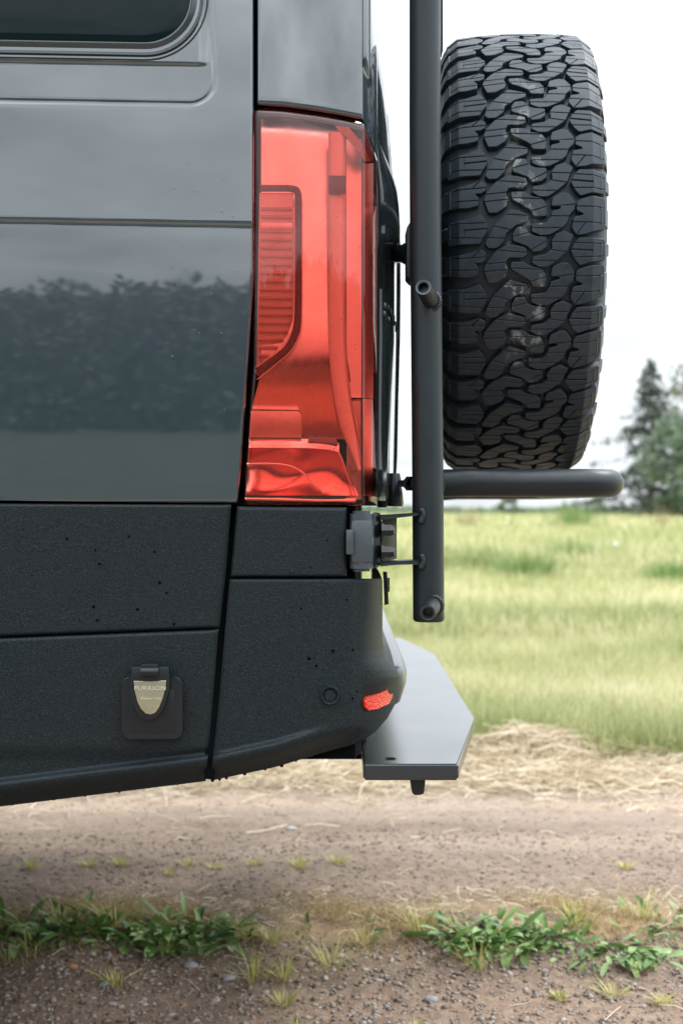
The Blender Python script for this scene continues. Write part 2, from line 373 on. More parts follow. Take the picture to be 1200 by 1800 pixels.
def zone(n, x0f, x1f, y0, y1, h0, h1, w0, w1, pw=1.0, bias=0., lean=.5, edge=False):
    Y = y0 + (y1 - y0) * rng.random(n) ** pw; X = x0f(Y) + (x1f(Y) - x0f(Y)) * rng.random(n)
    p = snoise(X, Y, .9, 3); q = snoise(X, Y, 3.2, 5)
    h = (h0 + (h1 - h0) * rng.random(n)) * (1 + .6 * p)
    tone = np.clip(.47 + bias - .42 * p + .36 * q + .25 * snoise(X, Y, 9, 6) + rng.normal(0, .22, n), 0, 1)
    if edge:
        e = np.clip((Y - y0) / .9, 0, 1); tone = np.clip(tone - .34 * (1 - e) , 0, 1); h = h * (1 + .35 * (1 - e)); Y = Y + .16 * snoise(X, Y * 0, 4, 44) * (1 - e) + .0; bare = (np.exp(-((X - .70) / .24) ** 2) > rng.random(n)) & (Y < 4.86); Y = np.where(bare, Y + .3, Y)
    parts.append(blades(n, X, Y, np.full(n, -.02), h, rng.uniform(w0, w1, n), rng.uniform(0, lean, n) * 1.3, tone=tone))
zone(110000, lambda y: -.35 * y, lambda y: .42 * y + .2, 4.62, 8.5, .06, .15, .0022, .0055, 1.15, .06, 1.1, edge=True)
zone(70000, lambda y: -.3 * y, lambda y: .42 * y, 8.5, 17, .08, .22, .005, .012, 1.2, .05, 1.0)
zone(60000, lambda y: -.3 * y, lambda y: .5 * y, 17, 45, .15, .42, .014, .035, 1.3, .02, .8)
zone(45000, lambda y: -.3 * y, lambda y: .5 * y, 45, 110, .2, .55, .04, .10, 1.3, .06, .8)
V, Fc, T = joinm(parts); link('meadow_grass', np_mesh('meadow_grass', V, Fc, T), GRASS, smooth=False, kind='stuff')

# darker tall tufts standing in the meadow
TUFT = M_leaf('tall_grass_tuft', [(0, (.09, .18, .045)), (.5, (.17, .28, .08)), (1, (.32, .40, .15))], .7, .3)
RUSH = M_leaf('dry_brown_stems', [(0, (.22, .17, .09)), (.5, (.34, .26, .16)), (1, (.42, .36, .22))], .8, .2)
def tuft(name, px, py, n, h, spread, mat, label, cat, group, wd=.006, lean=.5, tone=(0, 1), Dz=None):
    D = HC * F / (py - 890) if Dz is None else Dz
    c = Vector(((px - 600) / F * D, D, 0)); c.z = float(ground_z(c.x, c.y)) if D < 5.2 else -.03
    X = c.x + rng.normal(0, spread, n); Y = c.y + rng.normal(0, spread, n); az = np.arctan2(Y - c.y, X - c.x)
    V, Fq, T = blades(n, X, Y, np.full(n, c.z - .004), h * rng.uniform(.55, 1.1, n), rng.uniform(.6, 1.3, n) * wd, rng.uniform(.1, lean * 2, n), tone=rng.uniform(*tone, n), az=az)
    o = link(name, np_mesh(name, V, Fq, T), mat, smooth=False, origin=c); o['label'] = label; o['category'] = cat
    if group: o['group'] = group
    return o
for px, py, h, sp, lb in ((920, 1022, .34, .16, 'dark green grass tuft in the meadow just right of the round post'),
                          (1003, 1000, .42, .12, 'dark green grass tuft farther off, below the end of the steel tube'),
                          (835, 1005, .34, .30, 'broad green grass tuft close beside the post in the meadow'),
                          (1185, 1030, .3, .2, 'green grass tuft at the right edge of the meadow'),
                          (1010, 935, 1.0, .3, 'tall green tuft with stems near the far side of the meadow')):
    tuft('grass_tuft', px, py, 520, h * 1.25, sp, TUFT, lb, 'grass tuft', 'tall grass tufts in the meadow', .012, .6)
for px, py, lb in ((822, 935, 'thin brown dry stems rising left of the others behind the post'), (1000, 925, 'brown dry stems standing in the far meadow under the tube'), (1160, 935, 'brown dry stems at the right of the far meadow')):
    tuft('dry_stems', px, py, 70, 1.15, .33, RUSH, lb, 'dry stems', 'dry stems in the meadow', .02, .12)
# white seed heads
for i, (px, py, lb) in enumerate(((978, 992, 'upper white seed head of the close pair in the meadow'), (976, 1004, 'lower white seed head of the close pair in the meadow'), (1081, 957, 'lone white seed head in the far meadow at the right'))):
    D = 19.; c = P(px, py, D); bm = bmesh.new(); bmesh.ops.create_icosphere(bm, subdivisions=2, radius=.035)
    for v in bm.verts: v.co = v.co * (1 + random.uniform(-.12, .12)) + c
    t = empty('seed_head', (c.x, c.y, -.05), lb, 'wildflower', 'white seed heads in the meadow')
    link('flower_head', from_bm(bm, 'flower_head'), M_simple('white_fluff', (.75, .76, .75), .9) if i == 0 else bpy.data.materials['white_fluff'], t)
    tube('stem', [(c.x, c.y, -.05), (c.x + .01, c.y, c.z - .03)], .005, TUFT, t, seg=6)

# straw
STRAW = M_leaf('dry_straw', [(0, (.42, .32, .20)), (.4, (.60, .49, .33)), (.8, (.72, .62, .46)), (1, (.80, .73, .58))], .7, .15)
def straw(n, X, Y, Z, ln, wd, rise):
    az = rng.normal(0, .75, n) + np.where(rng.random(n) < .5, 0, math.pi); el = rng.normal(0, rise, n)
    d = np.stack([np.cos(az) * np.cos(el), np.sin(az) * np.cos(el), np.sin(el)], -1) * ln[:, None] / 2
    c = np.stack([X, Y, Z + np.abs(d[:, 2]) * .9], -1)
    side = np.stack([-np.sin(az), np.cos(az), np.ones(n) * .8], -1) * wd[:, None] / 2
    bend = np.stack([rng.normal(0, .12, n) * ln, rng.normal(0, .12, n) * ln, np.abs(rng.normal(0, .10, n)) * ln], -1)
    rows = [c - d - side, c - d + side, c + bend - side, c + bend + side, c + d - side, c + d + side]
    V = np.stack(rows, 1).reshape(-1, 3); f = np.array([[0, 1, 3, 2], [2, 3, 5, 4]])
    return V, (f[None] + (np.arange(n) * 6)[:, None, None]).reshape(-1, 4), np.repeat(rng.random(n), 6)
def heap(X, Y): 
    base = .014 * np.exp(-((Y - 4.6) / .2) ** 2) * (1 + .8 * snoise(X, Y, 3, 11))
    return base + .085 * np.exp(-((X - .70) / .20) ** 2 - ((Y - 4.74) / .13) ** 2) + .02 * np.exp(-((X - 1.35) / .3) ** 2 - ((Y - 4.75) / .15) ** 2)
parts = []
n = 22000; X = rng.uniform(-1.8, 2.6, n); Y = rng.normal(4.43, .13, n); kp = (X < .95) | (rng.random(n) < .6); X = X[kp]; Y = Y[kp]; n = len(X)
hs = rng.random(n) < .30; X = np.where(hs, rng.normal(.70, .17, n), X); Y = np.where(hs, rng.normal(4.70, .10, n), Y); Y = np.where(Y > 4.97, 4.45, Y)
parts.append(straw(n, X, Y, np.maximum(heap(X, Y), 0) * rng.uniform(.2, 1.05, n), rng.uniform(.04, .20, n), rng.uniform(.0012, .0034, n), .15))
n = 1500; X = rng.uniform(-1.6, 2.2, n); Y = 4.6 - np.abs(rng.normal(0, .38, n))
parts.append(straw(n, X, Y, ground_z(X, Y) + .002, rng.uniform(.03, .16, n), rng.uniform(.0012, .003, n), .06))
n = 2600; X = rng.uniform(-1.2, 1.6, n); Y = rng.normal(2.92, .10, n)
parts.append(straw(n, X, Y, ground_z(X, Y) + .001, rng.uniform(.012, .055, n), rng.uniform(.0008, .0018, n), .35))
n = 260; X = rng.uniform(-1.2, 1.6, n); Y = rng.uniform(2.1, 4, n)
parts.append(straw(n, X, Y, ground_z(X, Y) + .003, rng.uniform(.03, .10, n), rng.uniform(.0008, .0018, n), .04))
V, Fc, T = joinm(parts); link('loose_straw', np_mesh('loose_straw', V, Fc, T), STRAW, smooth=False, kind='stuff')
# dry moss-like thatch on the strip between the wheel tracks
THA = M_leaf('dry_thatch', [(0, (.16, .19, .05)), (.25, (.34, .24, .09)), (.7, (.48, .33, .15)), (1, (.56, .45, .26))], .8, .2)
n = 26000; X = rng.uniform(-1.3, 1.8, n); Y = rng.normal(2.84, .10, n); kp = snoise(X, Y, 6, 21) > -.30; X = X[kp]; Y = Y[kp]; n = len(X)
V, Fq, T = blades(n, X, Y, ground_z(X, Y) - .002, rng.uniform(.006, .034, n), rng.uniform(.0008, .0018, n), rng.uniform(.2, 2.2, n))
link('dry_thatch', np_mesh('dry_thatch', V, Fq, T), THA, smooth=False, kind='stuff')

# small grass tufts on the gravel
SPROUT = M_leaf('yellow_green_sprout', [(0, (.38, .40, .08)), (.5, (.56, .54, .18)), (1, (.66, .58, .32))], .6, .3)
sprouts = [(108, 1636, 'growing through the left dark weeds', .06), (205, 1640, 'between the two left dark weeds', .06), (428, 1660, 'at the right end of the left weeds', .045), (742, 1650, 'at the left end of the bushy weed', .06), (1012, 1648, 'in the gap between the right weeds', .055), (1130, 1632, 'behind the flat pale weed', .055), (640, 1668, 'beside the right tiny seedling', .035), (480, 1662, 'tall, in dry thatch left of the seedlings', .045),
 (62, 1682, 'front of the left weeds, leftmost of the nearest row', .045), (15, 1690, 'cut by the left edge of the picture', .03), (203, 1722, 'alone below the left weeds', .03), (292, 1680, 'close in front of the dense dark green weed', .035),
 (447, 1712, 'in the middle foreground, leftmost of three close ones', .05), (500, 1712, 'in the middle foreground, between two close ones', .035), (583, 1696, 'tall one right of the middle ones', .055),
 (497, 1748, 'below the middle foreground ones', .03), (522, 1788, 'at the bottom edge of the picture under the others', .022), (838, 1700, 'in front of the right bushy weed', .045), (982, 1742, 'pale, right of the bushy weed', .02),
 (1078, 1738, 'right foreground, in front of the flat right weed', .03), (1165, 1750, 'right foreground, near the right edge', .02), (1122, 1706, 'just below the flat right weed', .028), (732, 1792, 'at the bottom edge, right of centre', .02), (262, 1796, 'at the bottom edge, left of centre', .018),
 (56, 1515, 'far row under the van, leftmost', .03), (160, 1508, 'far row under the van, second from left', .03), (215, 1506, 'far row under the van, third from left', .03), (333, 1508, 'far row, bright one under the van', .025),
 (298, 1522, 'far row, small one below its row', .02), (380, 1514, 'far row, small one left of the bar', .022), (447, 1508, 'far row under the hitch bar', .025), (527, 1514, 'far row, last one left of the deck', .03), (595, 1508, 'far row beneath the deck edge', .03), (1100, 1520, 'far row, alone near the right edge', .025)]
for px, py, lb, h in sprouts:
    tuft('grass_sprout', px, py, 46, h * 1.15, h * .25, SPROUT, 'yellow-green grass sprout on gravel, ' + lb, 'grass', 'grass sprouts on the gravel', .0028, .9)

# broad leaved weeds, each leaf a part
LEAFM = M_leaf('weed_leaf', [(0, (.06, .14, .032)), (.5, (.14, .27, .06)), (1, (.30, .42, .16))], .38, .25)
def leaf_mesh(idx, ln, wd, bend, tone):
    n = 5; V = []; Fq = []
    for i in range(n + 1):
        t = i / n; wv = wd * math.sin(math.pi * min(t * .86 + .12, 1)) ** .8 * (1 if i < n else .1)
        x = ln * t * math.cos(bend * t); z = ln * math.sin(.75 + 0) * t - bend * ln * t * t * .75
        for s in (-1, 0, 1): V.append((x, s * wv / 2, z + abs(s) * wv * .22))
    for i in range(n):
        for s in (0, 1): a = i * 3 + s; Fq.append((a, a + 3, a + 4, a + 1))
    me = np_mesh('leaf', np.array(V), np.array(Fq), np.full(len(V), tone)); me.materials.append(LEAFM); me.shade_smooth(); return me
LEAVES = [leaf_mesh(i, random.uniform(.05, .085), random.uniform(.015, .025), random.uniform(.3, 1.1), i / 11) for i in range(12)]
def weed(px, py, nleaf, spread, scale, label, flat=0., hollow=0.):
    D = HC * F / (py - 890); c = Vector(((px - 600) / F * D, D, 0)); c.z = float(ground_z(c.x, c.y))
    t = empty('broad_leaved_weed', c, label, 'weed', 'broad-leaved weeds between the wheel tracks')
    for i in range(int(nleaf * 1.7)):
        o = bpy.data.objects.new('leaf', random.choice(LEAVES)); COL.objects.link(o); o.parent = t
        x = random.gauss(0, spread); y = random.gauss(-.03, .045)
        az = math.atan2(y * 2.2, x) + random.gauss(0, .9)
        o.location = (x, y, random.uniform(-.004, .004)); k = scale * random.uniform(.35, .92)
        o.scale = (k, k, k * (1 - flat * .6)); o.rotation_euler = (random.gauss(0, .35), random.uniform(-.45, .60) + flat * .4, az)
weed(45, 1640, 60, .055, 1.0, 'dark green weed running out of the left edge of the picture')
weed(145, 1640, 105, .062, 1.15, 'dark green weed with grey-green leaves left of the densest one')
weed(325, 1650, 125, .062, 1.25, 'dense dark green weed with long leaves, under the seam of the van cladding')
weed(860, 1660, 130, .070, 1.15, 'dense bushy bright green weed right of centre, in open light')
weed(955, 1655, 34, .045, .9, 'small thin green weed joined to the right side of the bushy one')
weed(1085, 1675, 80, .062, .95, 'flat pale green weed with leaves lying on the soil near the right edge', .7)
weed(1175, 1630, 50, .055, .95, 'green weed cut by the right edge of the picture', .4)
weed(535, 1640, 7, .012, .5, 'tiny green seedling in the dry thatch at the middle, left one')
weed(655, 1640, 9, .012, .55, 'tiny green seedling in the dry thatch at the middle, right one')
# single stones
for px, py, s, mt, lb in ((128, 1703, .009, (.45, .20, .11), 'small orange stone on gravel at the lower left'), (184, 1724, .008, (.30, .31, .33), 'small grey stone beside the lower left grass sprout'),
                      (403, 1712, .011, (.36, .36, .37), 'flat grey stone left of the middle grass sprouts'), (757, 1745, .012, (.27, .26, .255), 'flat pale grey stone on gravel below the bushy weed'),
                      (512, 1452, .012, (.42, .41, .39), 'pale stone chip on the far wheel track'), (335, 1696, .013, (.30, .29, .29), 'grey stone below the dense dark weed'), (598, 1684, .01, (.36, .34, .31), 'pale small stone beside the tall stalked sprout')):
    D = HC * F / (py - 890); c = Vector(((px - 600) / F * D, D, 0)); c.z = float(ground_z(c.x, c.y))
    bm = bmesh.new(); bmesh.ops.create_icosphere(bm, subdivisions=2, radius=s)
    for v in bm.verts: v.co = Vector((v.co.x * 1.3, v.co.y, v.co.z * .55)) * (1 + random.uniform(-.12, .12)) + c + Vector((0, 0, s * .2))
    o = link('stone', from_bm(bm, 'stone'), M_simple('stone_%d' % int(px), mt, .7), origin=c); o['label'] = lb; o['category'] = 'stone'; o['group'] = 'larger stones on the track'

# ------------------------------------------------------------------ trees
BARK = M_simple('tree_bark', (.10, .085, .07), .9)
CONF = M_leaf('conifer_needles', [(0, (.060, .075, .074)), (.6, (.10, .12, .11)), (1, (.16, .17, .15))], .7, .1)  # needle tones lightened, distance haze painted into the colour
DECI = M_leaf('tree_leaves', [(0, (.10, .14, .095)), (.6, (.17, .24, .16)), (1, (.26, .33, .22))], .6, .3)  # greens lifted the same way for painted haze
SPARSE = M_leaf('sparse_tree_leaves', [(0, (.10, .10, .07)), (.6, (.16, .17, .11)), (1, (.25, .26, .18))], .6, .3)  # haze also mixed into these leaf tones
def cards(C, size, tone):
    n = len(C); a = rng.normal(size=(n, 3)); a /= np.linalg.norm(a, axis=1)[:, None]
    b = np.cross(a, rng.normal(size=(n, 3))); b /= np.linalg.norm(b, axis=1)[:, None]
    s = (size * rng.uniform(.5, 1.3, n))[:, None]
    V = np.stack([C - a * s, C + b * s * .55, C + a * s, C - b * s * .55], 1).reshape(-1, 3)
    return V, np.arange(n * 4).reshape(-1, 4), np.repeat(tone, 4)
def conifer(px, top, D, width, label):
    b = P(px, 893, D); H = P(px, top, D).z + .05
    t = empty('conifer_tree', (b.x, D, -.05), label, 'tree')
    tube('trunk', [(b.x, D, -.05), (b.x + .1, D, H * .5), (b.x, D, H * .97)], [.28, .16, .03], BARK, t, seg=8)
    C = []
    for i in range(150):
        z = H * (.05 + .95 * (i / 150) ** .9); f = (1 - z / H); ln = width * (f ** .82) * random.uniform(.25, 1.25) + .05; az = random.uniform(0, 6.28)
        for k in range(int(10 + 52 * f)):
            s = random.random() ** .6; x = s * ln
            C.append((b.x + math.cos(az) * x + random.gauss(0, .13), D + math.sin(az) * x + random.gauss(0, .13), z - .12 * x * (1.2 if z > H * .3 else .6) + random.gauss(0, .12)))
    C = np.array(C); V, Fq, T = cards(C, .20, np.clip(rng.normal(.55, .25, len(C)), 0, 1)); link('crown', np_mesh('crown', V, Fq, T), CONF, t, smooth=False)
def broadleaf(px, top, D, width, label, mat, n=70, per=70, size=.22, low=.25, name='broadleaf_tree'):
    b = P(px, 893, D); H = P(px, top, D).z + .05
    t = empty(name, (b.x, D, -.05), label, 'tree')
    tube('trunk', [(b.x, D, -.05), (b.x + .15, D, H * .35), (b.x - .1, D, H * .8)], [.3, .2, .05], BARK, t, seg=8)
    bm = bmesh.new(); C = []
    for i in range(n):
        z = H * (low + (1 - low) * random.random() ** .85); f = math.sin(math.pi * min(max((z / H - low * .6) / (1.04 - low * .6), .02), 1)) ** .6
        az = random.uniform(0, 6.28); r = width * f * random.uniform(.3, 1); c = Vector((b.x + math.cos(az) * r, D + math.sin(az) * r, z))
        if i % 3 == 0: cyl_bm(bm, (b.x, D, z * .6), c, .06, .015, 5, False)
        rr = width * random.uniform(.12, .24)
        for k in range(per):
            d = Vector((random.gauss(0, 1), random.gauss(0, 1), random.gauss(0, .7))); C.append(tuple(c + d.normalized() * rr * random.random() ** .4))
    link('limbs', from_bm(bm, 'limbs'), BARK, t); C = np.array(C)
    V, Fq, T = cards(C, size, np.clip(rng.normal(.55, .25, len(C)), 0, 1)); link('crown', np_mesh('crown', V, Fq, T), mat, t, smooth=False)
conifer(1143, 636, 90, 5.8, 'tall dark conifer standing beyond the meadow at the right')
broadleaf(1212, 738, 84, 4.0, 'rounded green tree in front of the conifer at the right edge', DECI, 85, 60, low=.05)
broadleaf(1215, 640, 100, 4.6, 'thin crowned brownish tree behind the conifer at the right edge', SPARSE, 50, 34, low=.3)
broadleaf(1052, 868, 95, 1.0, 'small low bush left of the conifer on the field edge', DECI, 16, 60, size=.14, low=.1, name='bush')
broadleaf(905, 874, 105, 1.6, 'low bush on the field edge seen between the post and the tube end', DECI, 16, 50, size=.16, low=.1, name='bush')
# hedge on the horizon
n = 16000; X = rng.uniform(-40, 90, n); hh = .9 + .5 * snoise(X, X * 0, .25, 9) + .3 * snoise(X, X * 0, 1.1, 8)
C = np.stack([X, 118 + rng.normal(0, 1.2, n), rng.random(n) * hh], -1); V, Fq, T = cards(C, .26, rng.random(n))
link('distant_hedge', np_mesh('distant_hedge', V, Fq, T), DECI, smooth=False, kind='stuff')
# woods across the track behind the photographer, mirrored in the van paint
n = 150000; X = rng.uniform(-90, 60, n); top = 8.4 + 1.3 * snoise(X, X * 0, .22, 31) + .9 * snoise(X, X * 0, .8, 33) + .5 * snoise(X, X * 0, 2.7, 35)
C = np.stack([X, -46 + rng.normal(0, 2.2, n), -.3 + (top + .3) * rng.random(n) ** .62], -1); V, Fq, T = cards(C, .27, .25 + rng.random(n) * .35)
n = 45000; X = rng.uniform(-90, 60, n); top = 5.6 + 1.3 * snoise(X, X * 0, .22, 31) + .9 * snoise(X, X * 0, .8, 33)
C = np.stack([X, -47 + rng.normal(0, 1.2, n), -.3 + top * rng.random(n)], -1); V2, F2, T2 = cards(C, .75, .2 + rng.random(n) * .2); V, Fq, T = joinm([(V, Fq, T), (V2, F2, T2)])
link('woods', np_mesh('woods', V, Fq, T), CONF, smooth=False, kind='stuff')

# ------------------------------------------------------------------ the van
van = empty('camper_van', (-2.5, 2.7, 0), 'dark grey glossy camper van with black textured lower cladding, parked on a dirt track', 'van')
tab_t = [(-1600, 2.5), (-1300, -6), (-900, -3.5), (-300, -1.2), (0, -.6), (380, .1), (400, .45), (515, 1.05), (715, 2.2), (883, 3.1), (1120, 2.8), (1300, 3.2), (1450, 3.2)]
vv_ = np.arange(-1600, 1460, 2.0); tt = np.interp(vv_, [a for a, _ in tab_t], [b for _, b in tab_t])
dz = 2.0 / F * DS; off = np.cumsum(np.tan(np.radians(tt)) * dz); off -= np.interp(450, vv_, off)
def body(v): return float(np.interp(v, vv_, off))
def conv(u): return .75 * (max(u - 450, 0) / 1257) ** 2
def side_depth(u, v):
    vp = v - .018 * u; y = body(vp)
    # character crease
    y += -.0021 * (1 - sst(382, 392, vp))
    # stamped groove round the window panel
    x = u - (372 + .05 * v); yv = vp - 178; r = 50; qx, qy = x + r, yv + r
    d = min(max(qx, qy), 0) + math.hypot(max(qx, 0), max(qy, 0)) - r
    if d < 40:
        y += .0016 * math.exp(-(d / 3.2) ** 2) + .0012 * (1 - sst(-5, 3, d))
    if d < -5: y += -.0022 * (1 - sst(104, 110, vp)) * (1 - sst(345, 371, u)) * sst(0, 5, -d - 5)
    return y
def side_pt(u, v):
    y = side_depth(u, v) + conv(u)
    return P(u, v, DS + y)
body_edge = lerpf([(-1500, 446), (480, 446), (560, 441), (640, 436), (720, 430), (800, 425), (885, 418)])
us = np.concatenate([np.linspace(-6800, -100, 30), np.arange(-60, 0, 12), np.arange(0, 441, 2.8), [442, 444, 445, 446.0]])
vs = np.concatenate([np.linspace(-1480, -100, 34), np.arange(-80, 0, 10), np.arange(0, 878, 2.8), [878.5, 881, 883, 884.5]])
def pt(u, v):
    e = body_edge(v); uu = u if u < 380 else 380 + (u - 380) * (e - 380) / (446 - 380)
    p = side_pt(uu, v)
    vb = v - (883 - .0 + 0); edge = max(0, uu - (e - 4)) / 4; eb = max(0, v - 879) / 5.5
    p.y += .006 * edge ** 2 + .004 * eb ** 2
    return p
link('body_side', grid_mesh('body_side', us, vs, lambda u, v: pt(u, v + .012 * max(min(u, 446), -400) * sst(700, 884, v) - 5 * sst(700, 884, v)), flip=True), PAINT, van)
# dark shell behind all the panels, the roof and the floor
sh = bmesh.new()
def quadstrip(bm, rows):
    vr = [[bm.verts.new(p) for p in r] for r in rows]
    for A, B in zip(vr, vr[1:]):
        for i in range(len(A) - 1): bm.faces.new((A[i], A[i+1], B[i+1], B[i]))
XL, XR, YN, YF = -5.4, .03, DS + .085, DS + 1.93
zt, zb = 2.78, .58
quadstrip(sh, [[(XL, YN, z), (XR - .01, YN, z), (XR, YN + .05, z)] for z in (zb, 1.2, 1.9)])
o = link('inner_panel', from_bm(sh, 'inner_panel'), GAP, van, smooth=False)
bm = bmesh.new(); quadstrip(bm, [[(XL, DS + .01 if z < 2 else DS + .10, z), (XL, YF, z)] for z in (.55, 1.9, 2.7)]); o = link('front_bulkhead', from_bm(bm, 'front_bulkhead'), PAINT, van, smooth=False)
bm = bmesh.new(); quadstrip(bm, [[(x, YF, z) for x in (XL, XR + .03)] for z in (.5, 1.2, 2.7)]); o = link('far_side', from_bm(bm, 'far_side'), PAINT, van, smooth=False)
bm = bmesh.new(); quadstrip(bm, [[(x, y, z) for x in (XL, .02)] for y, z in ((DS + .07, 2.72), (DS + .25, 2.80), (YF - .25, 2.80), (YF, 2.7))]); link('roof', from_bm(bm, 'roof'), PAINT, van)
box('underbody', ((XL + XR) / 2 - .15, (YN + YF) / 2, .665), (XR - XL - .3, YF - YN - .05, .06), GAP, van)

# rear quarter above the lamp
lamp_top = lerpf([(446, 188), (500, 191), (560, 199), (600, 206), (636, 213)])
def q_pt(u, k):
    vt = lamp_top(u) - 5; v = -1480 + (vt + 1480) * k
    p = P(u, v, DS + body(v) * .9 + conv(u) - .001)
    e = max(0, 455 - u) / 4; p.y += .006 * min(e, 1) ** 2 + .005 * max(0, (k - .997) / .003) ** 2
    return p
us = [451, 452, 453.5, 455] + list(np.arange(460, 630, 5)) + [630, 633, 635, 636.2]
ks = list(np.linspace(0, .9, 14)) + list(np.linspace(.905, .995, 20)) + [.9975, .9985, .9995, 1]
link('rear_quarter_panel', grid_mesh('rear_quarter_panel', us, ks, q_pt, flip=True), PAINT, van)
corner = [(636.2, .0160), (637.2, .0170), (639, .0195), (643, .0255), (650, .038), (656, .05), (660, .062), (663, .09)]
def c_bot(u): return float(np.interp(u, [636, 640, 648, 656, 660, 664], [208, 214, 236, 258, 272, 285]))
bm = bmesh.new(); rows = []
for k in list(np.linspace(0, .9, 10)) + list(np.linspace(.92, 1, 14)):
    rows.append([P(u, -1480 + (c_bot(u) + 1480) * k, DS + d + body(-1480 + (c_bot(u) + 1480) * k) * .9 - (.012 if 641 < u < 655 else 0) * sst(.95, .93, k)) for u, d in corner])
quadstrip(bm, rows); link('rear_corner_panel', from_bm(bm, 'rear_corner_panel'), PAINT, van)
# gutter strip beside the corner
tube('corner_seam', [P(661.5, -400, 1.855), P(661.5, 120, 1.852), P(660.5, 250, 1.846), P(662, 420, 1.846)], .0018, RIM, van, seg=8)

# window in the side panel
def rrect(x0, x1, y0, y1, r, inset, n=10):
    x0 += inset; x1 -= inset; y0 += inset; y1 -= inset; r = max(r - inset, 4); out = []
    for cx, cy, a0 in ((x1 - r, y1 - r, 0), (x0 + r, y1 - r, 90), (x0 + r, y0 + r, 180), (x1 - r, y0 + r, 270)):
        for i in range(n + 1): a = R_(a0 + 90 * i / n); out.append((cx + r * math.cos(a), cy + r * math.sin(a)))
    dens = []
    for i, p in enumerate(out):
        q = out[(i + 1) % len(out)]; dens.append(p); d = math.dist(p, q)
        if d > 60:
            m_ = int(d / 60)
            dens += [(p[0] + (q[0] - p[0]) * k / m_, p[1] + (q[1] - p[1]) * k / m_) for k in range(1, m_)]
    return dens
WR = (-1500, 366, -620, 101)
def wring(inset, dy):
    # same vertex count for every inset: sample from the base ring moved along its normal
    base = rrect(*WR, 112, 0, 14); n = len(base); out = []
    for i in range(n):
        a = base[i - 1]; b = base[(i + 1) % n]; t = Vector((b[0] - a[0], b[1] - a[1])).normalized(); nn = Vector((-t.y, t.x))
        x, y = base[i][0] + nn.x * inset, base[i][1] + nn.y * inset
        out.append(P(x, y + .018 * x, DS + body(y) - .0022 + dy))
    return out
def ringloft(name, prof, mat, parent):
    bm = bmesh.new(); R = [[bm.verts.new(p) for p in wring(i, d)] for i, d in prof]
    for A, B in zip(R, R[1:]):
        n = len(A)
        for i in range(n): j = (i + 1) % n; bm.faces.new((A[i], A[j], B[j], B[i]))
    o = link(name, from_bm(bm, name), mat, parent); autosmooth(o, 30); return o
win = ringloft('side_window', [(28, -.0035), (29.5, -.001), (31, -.0008)], RIM, van)
ringloft('window_seal', [(-1.5, .003), (-.5, -.002), (1, -.0028), (2.5, .001), (5, .0035), (7.5, .001)], SEAL, win)
ringloft('window_rim', [(7.5, .001), (8, -.0042), (9, -.005), (14.5, .000), (16, .0005), (18, -.0006), (28, -.0035)], RIM, win)
bm = bmesh.new(); R0 = wring(30.5, -.0008); Rr = []
cen = sum(R0, Vector()) / len(R0)
for f, dy in ((1, 0), (.985, -.002), (.96, -.003), (.85, -.004), (.5, -.005)):
    Rr.append([bm.verts.new(cen.lerp(p, f) + Vector((0, dy, 0))) for p in R0])
for A, B in zip(Rr, Rr[1:]):
    for i in range(len(A)): j = (i + 1) % len(A); bm.faces.new((A[i], A[j], B[j], B[i]))
bm.faces.new(Rr[-1]); link('window_pane', from_bm(bm, 'window_pane'), GLASS, win)

# --- cladding panels
def patch(name, left, right, top, bot, nu, nv, mat, parent, depth, roll=(4, 4, 4, 4), rd=.006, label=None):
    """left/right(v), top/bot(u): boundaries in photo pixels; edges roll back"""
    def ease(n):
        e = [0, .25, .5, .8, 1.2, 2]; k = list(np.linspace(2, n - 2, n - 3))
        return np.array(sorted(set([x for x in e] + k + [n - x for x in e]))) / n
    us = ease(nu); vs = ease(nv)
    def fn(a, b):
        u = left(1000) * (1 - a) + right(1000) * a; v = top(u) * (1 - b) + bot(u) * b
        for _ in range(3): u = left(v) * (1 - a) + right(v) * a; v = top(u) * (1 - b) + bot(u) * b
        d = 0
        for dist, rr in ((u - left(v), roll[0]), (right(v) - u, roll[1]), (v - top(u), roll[2]), (bot(u) - v, roll[3])):
            if rr and dist < rr: d = max(d, rd * (1 - max(dist, 0) / rr) ** 2)
        return P(u, v, DS + depth(u, v) + d)
    return link(name, grid_mesh(name, us, vs, fn, flip=True), mat, parent, label=label)
clo = -.004
patch('upper_cladding', lambda v: -6800, lerpf([(880, 407), (1000, 398), (1105, 386)]), lambda u: 885 if u < 0 else 885 + .005 * u, lambda u: 1119 - .040 * max(u, -500), 220, 40, CLAD, van,
      lambda u, v: body(v) + clo, roll=(0, 5, 4, 5))
def low_d(u, v):
    b = 1418 - .124 * max(u, -300)          # bottom edge of the skirt
    t = b - v
    return body(v) + clo + .004 - .0045 * sst(46, 60, t) * sst(0, 30, 1140 - v + 200) + (.0 if t > 50 else -.014 * sst(50, 40, t)) + .035 * sst(38, 0, t) ** 1.5
patch('lower_cladding', lambda v: -6800, lerpf([(1100, 385), (1240, 374), (1372, 362)]), lambda u: 1121 - .040 * max(u, -500), lambda u: 1418 - .124 * max(u, -300), 220, 90, CLAD, van,
      low_d, roll=(0, 5, 6, 0))
patch('corner_cladding', lerpf([(890, 417), (1015, 405)]), lambda v: 609, lambda u: 890 + .01 * (u - 417), lambda u: 1014, 50, 34, CLAD, van, lambda u, v: body(v) + clo - .003 + conv(u) * .6, roll=(6, 6, 5, 4))
prism('seam_backing', [P(366, 1096, DS + .03), P(420, 880, DS + .03), P(426, 880, DS + .03), P(394, 1100, DS + .03), P(376, 1371, DS + .03), P(359, 1369, DS + .03)], .01, GAP, van, bev=0)  # added black strip, keeps bright ground from showing through the seam
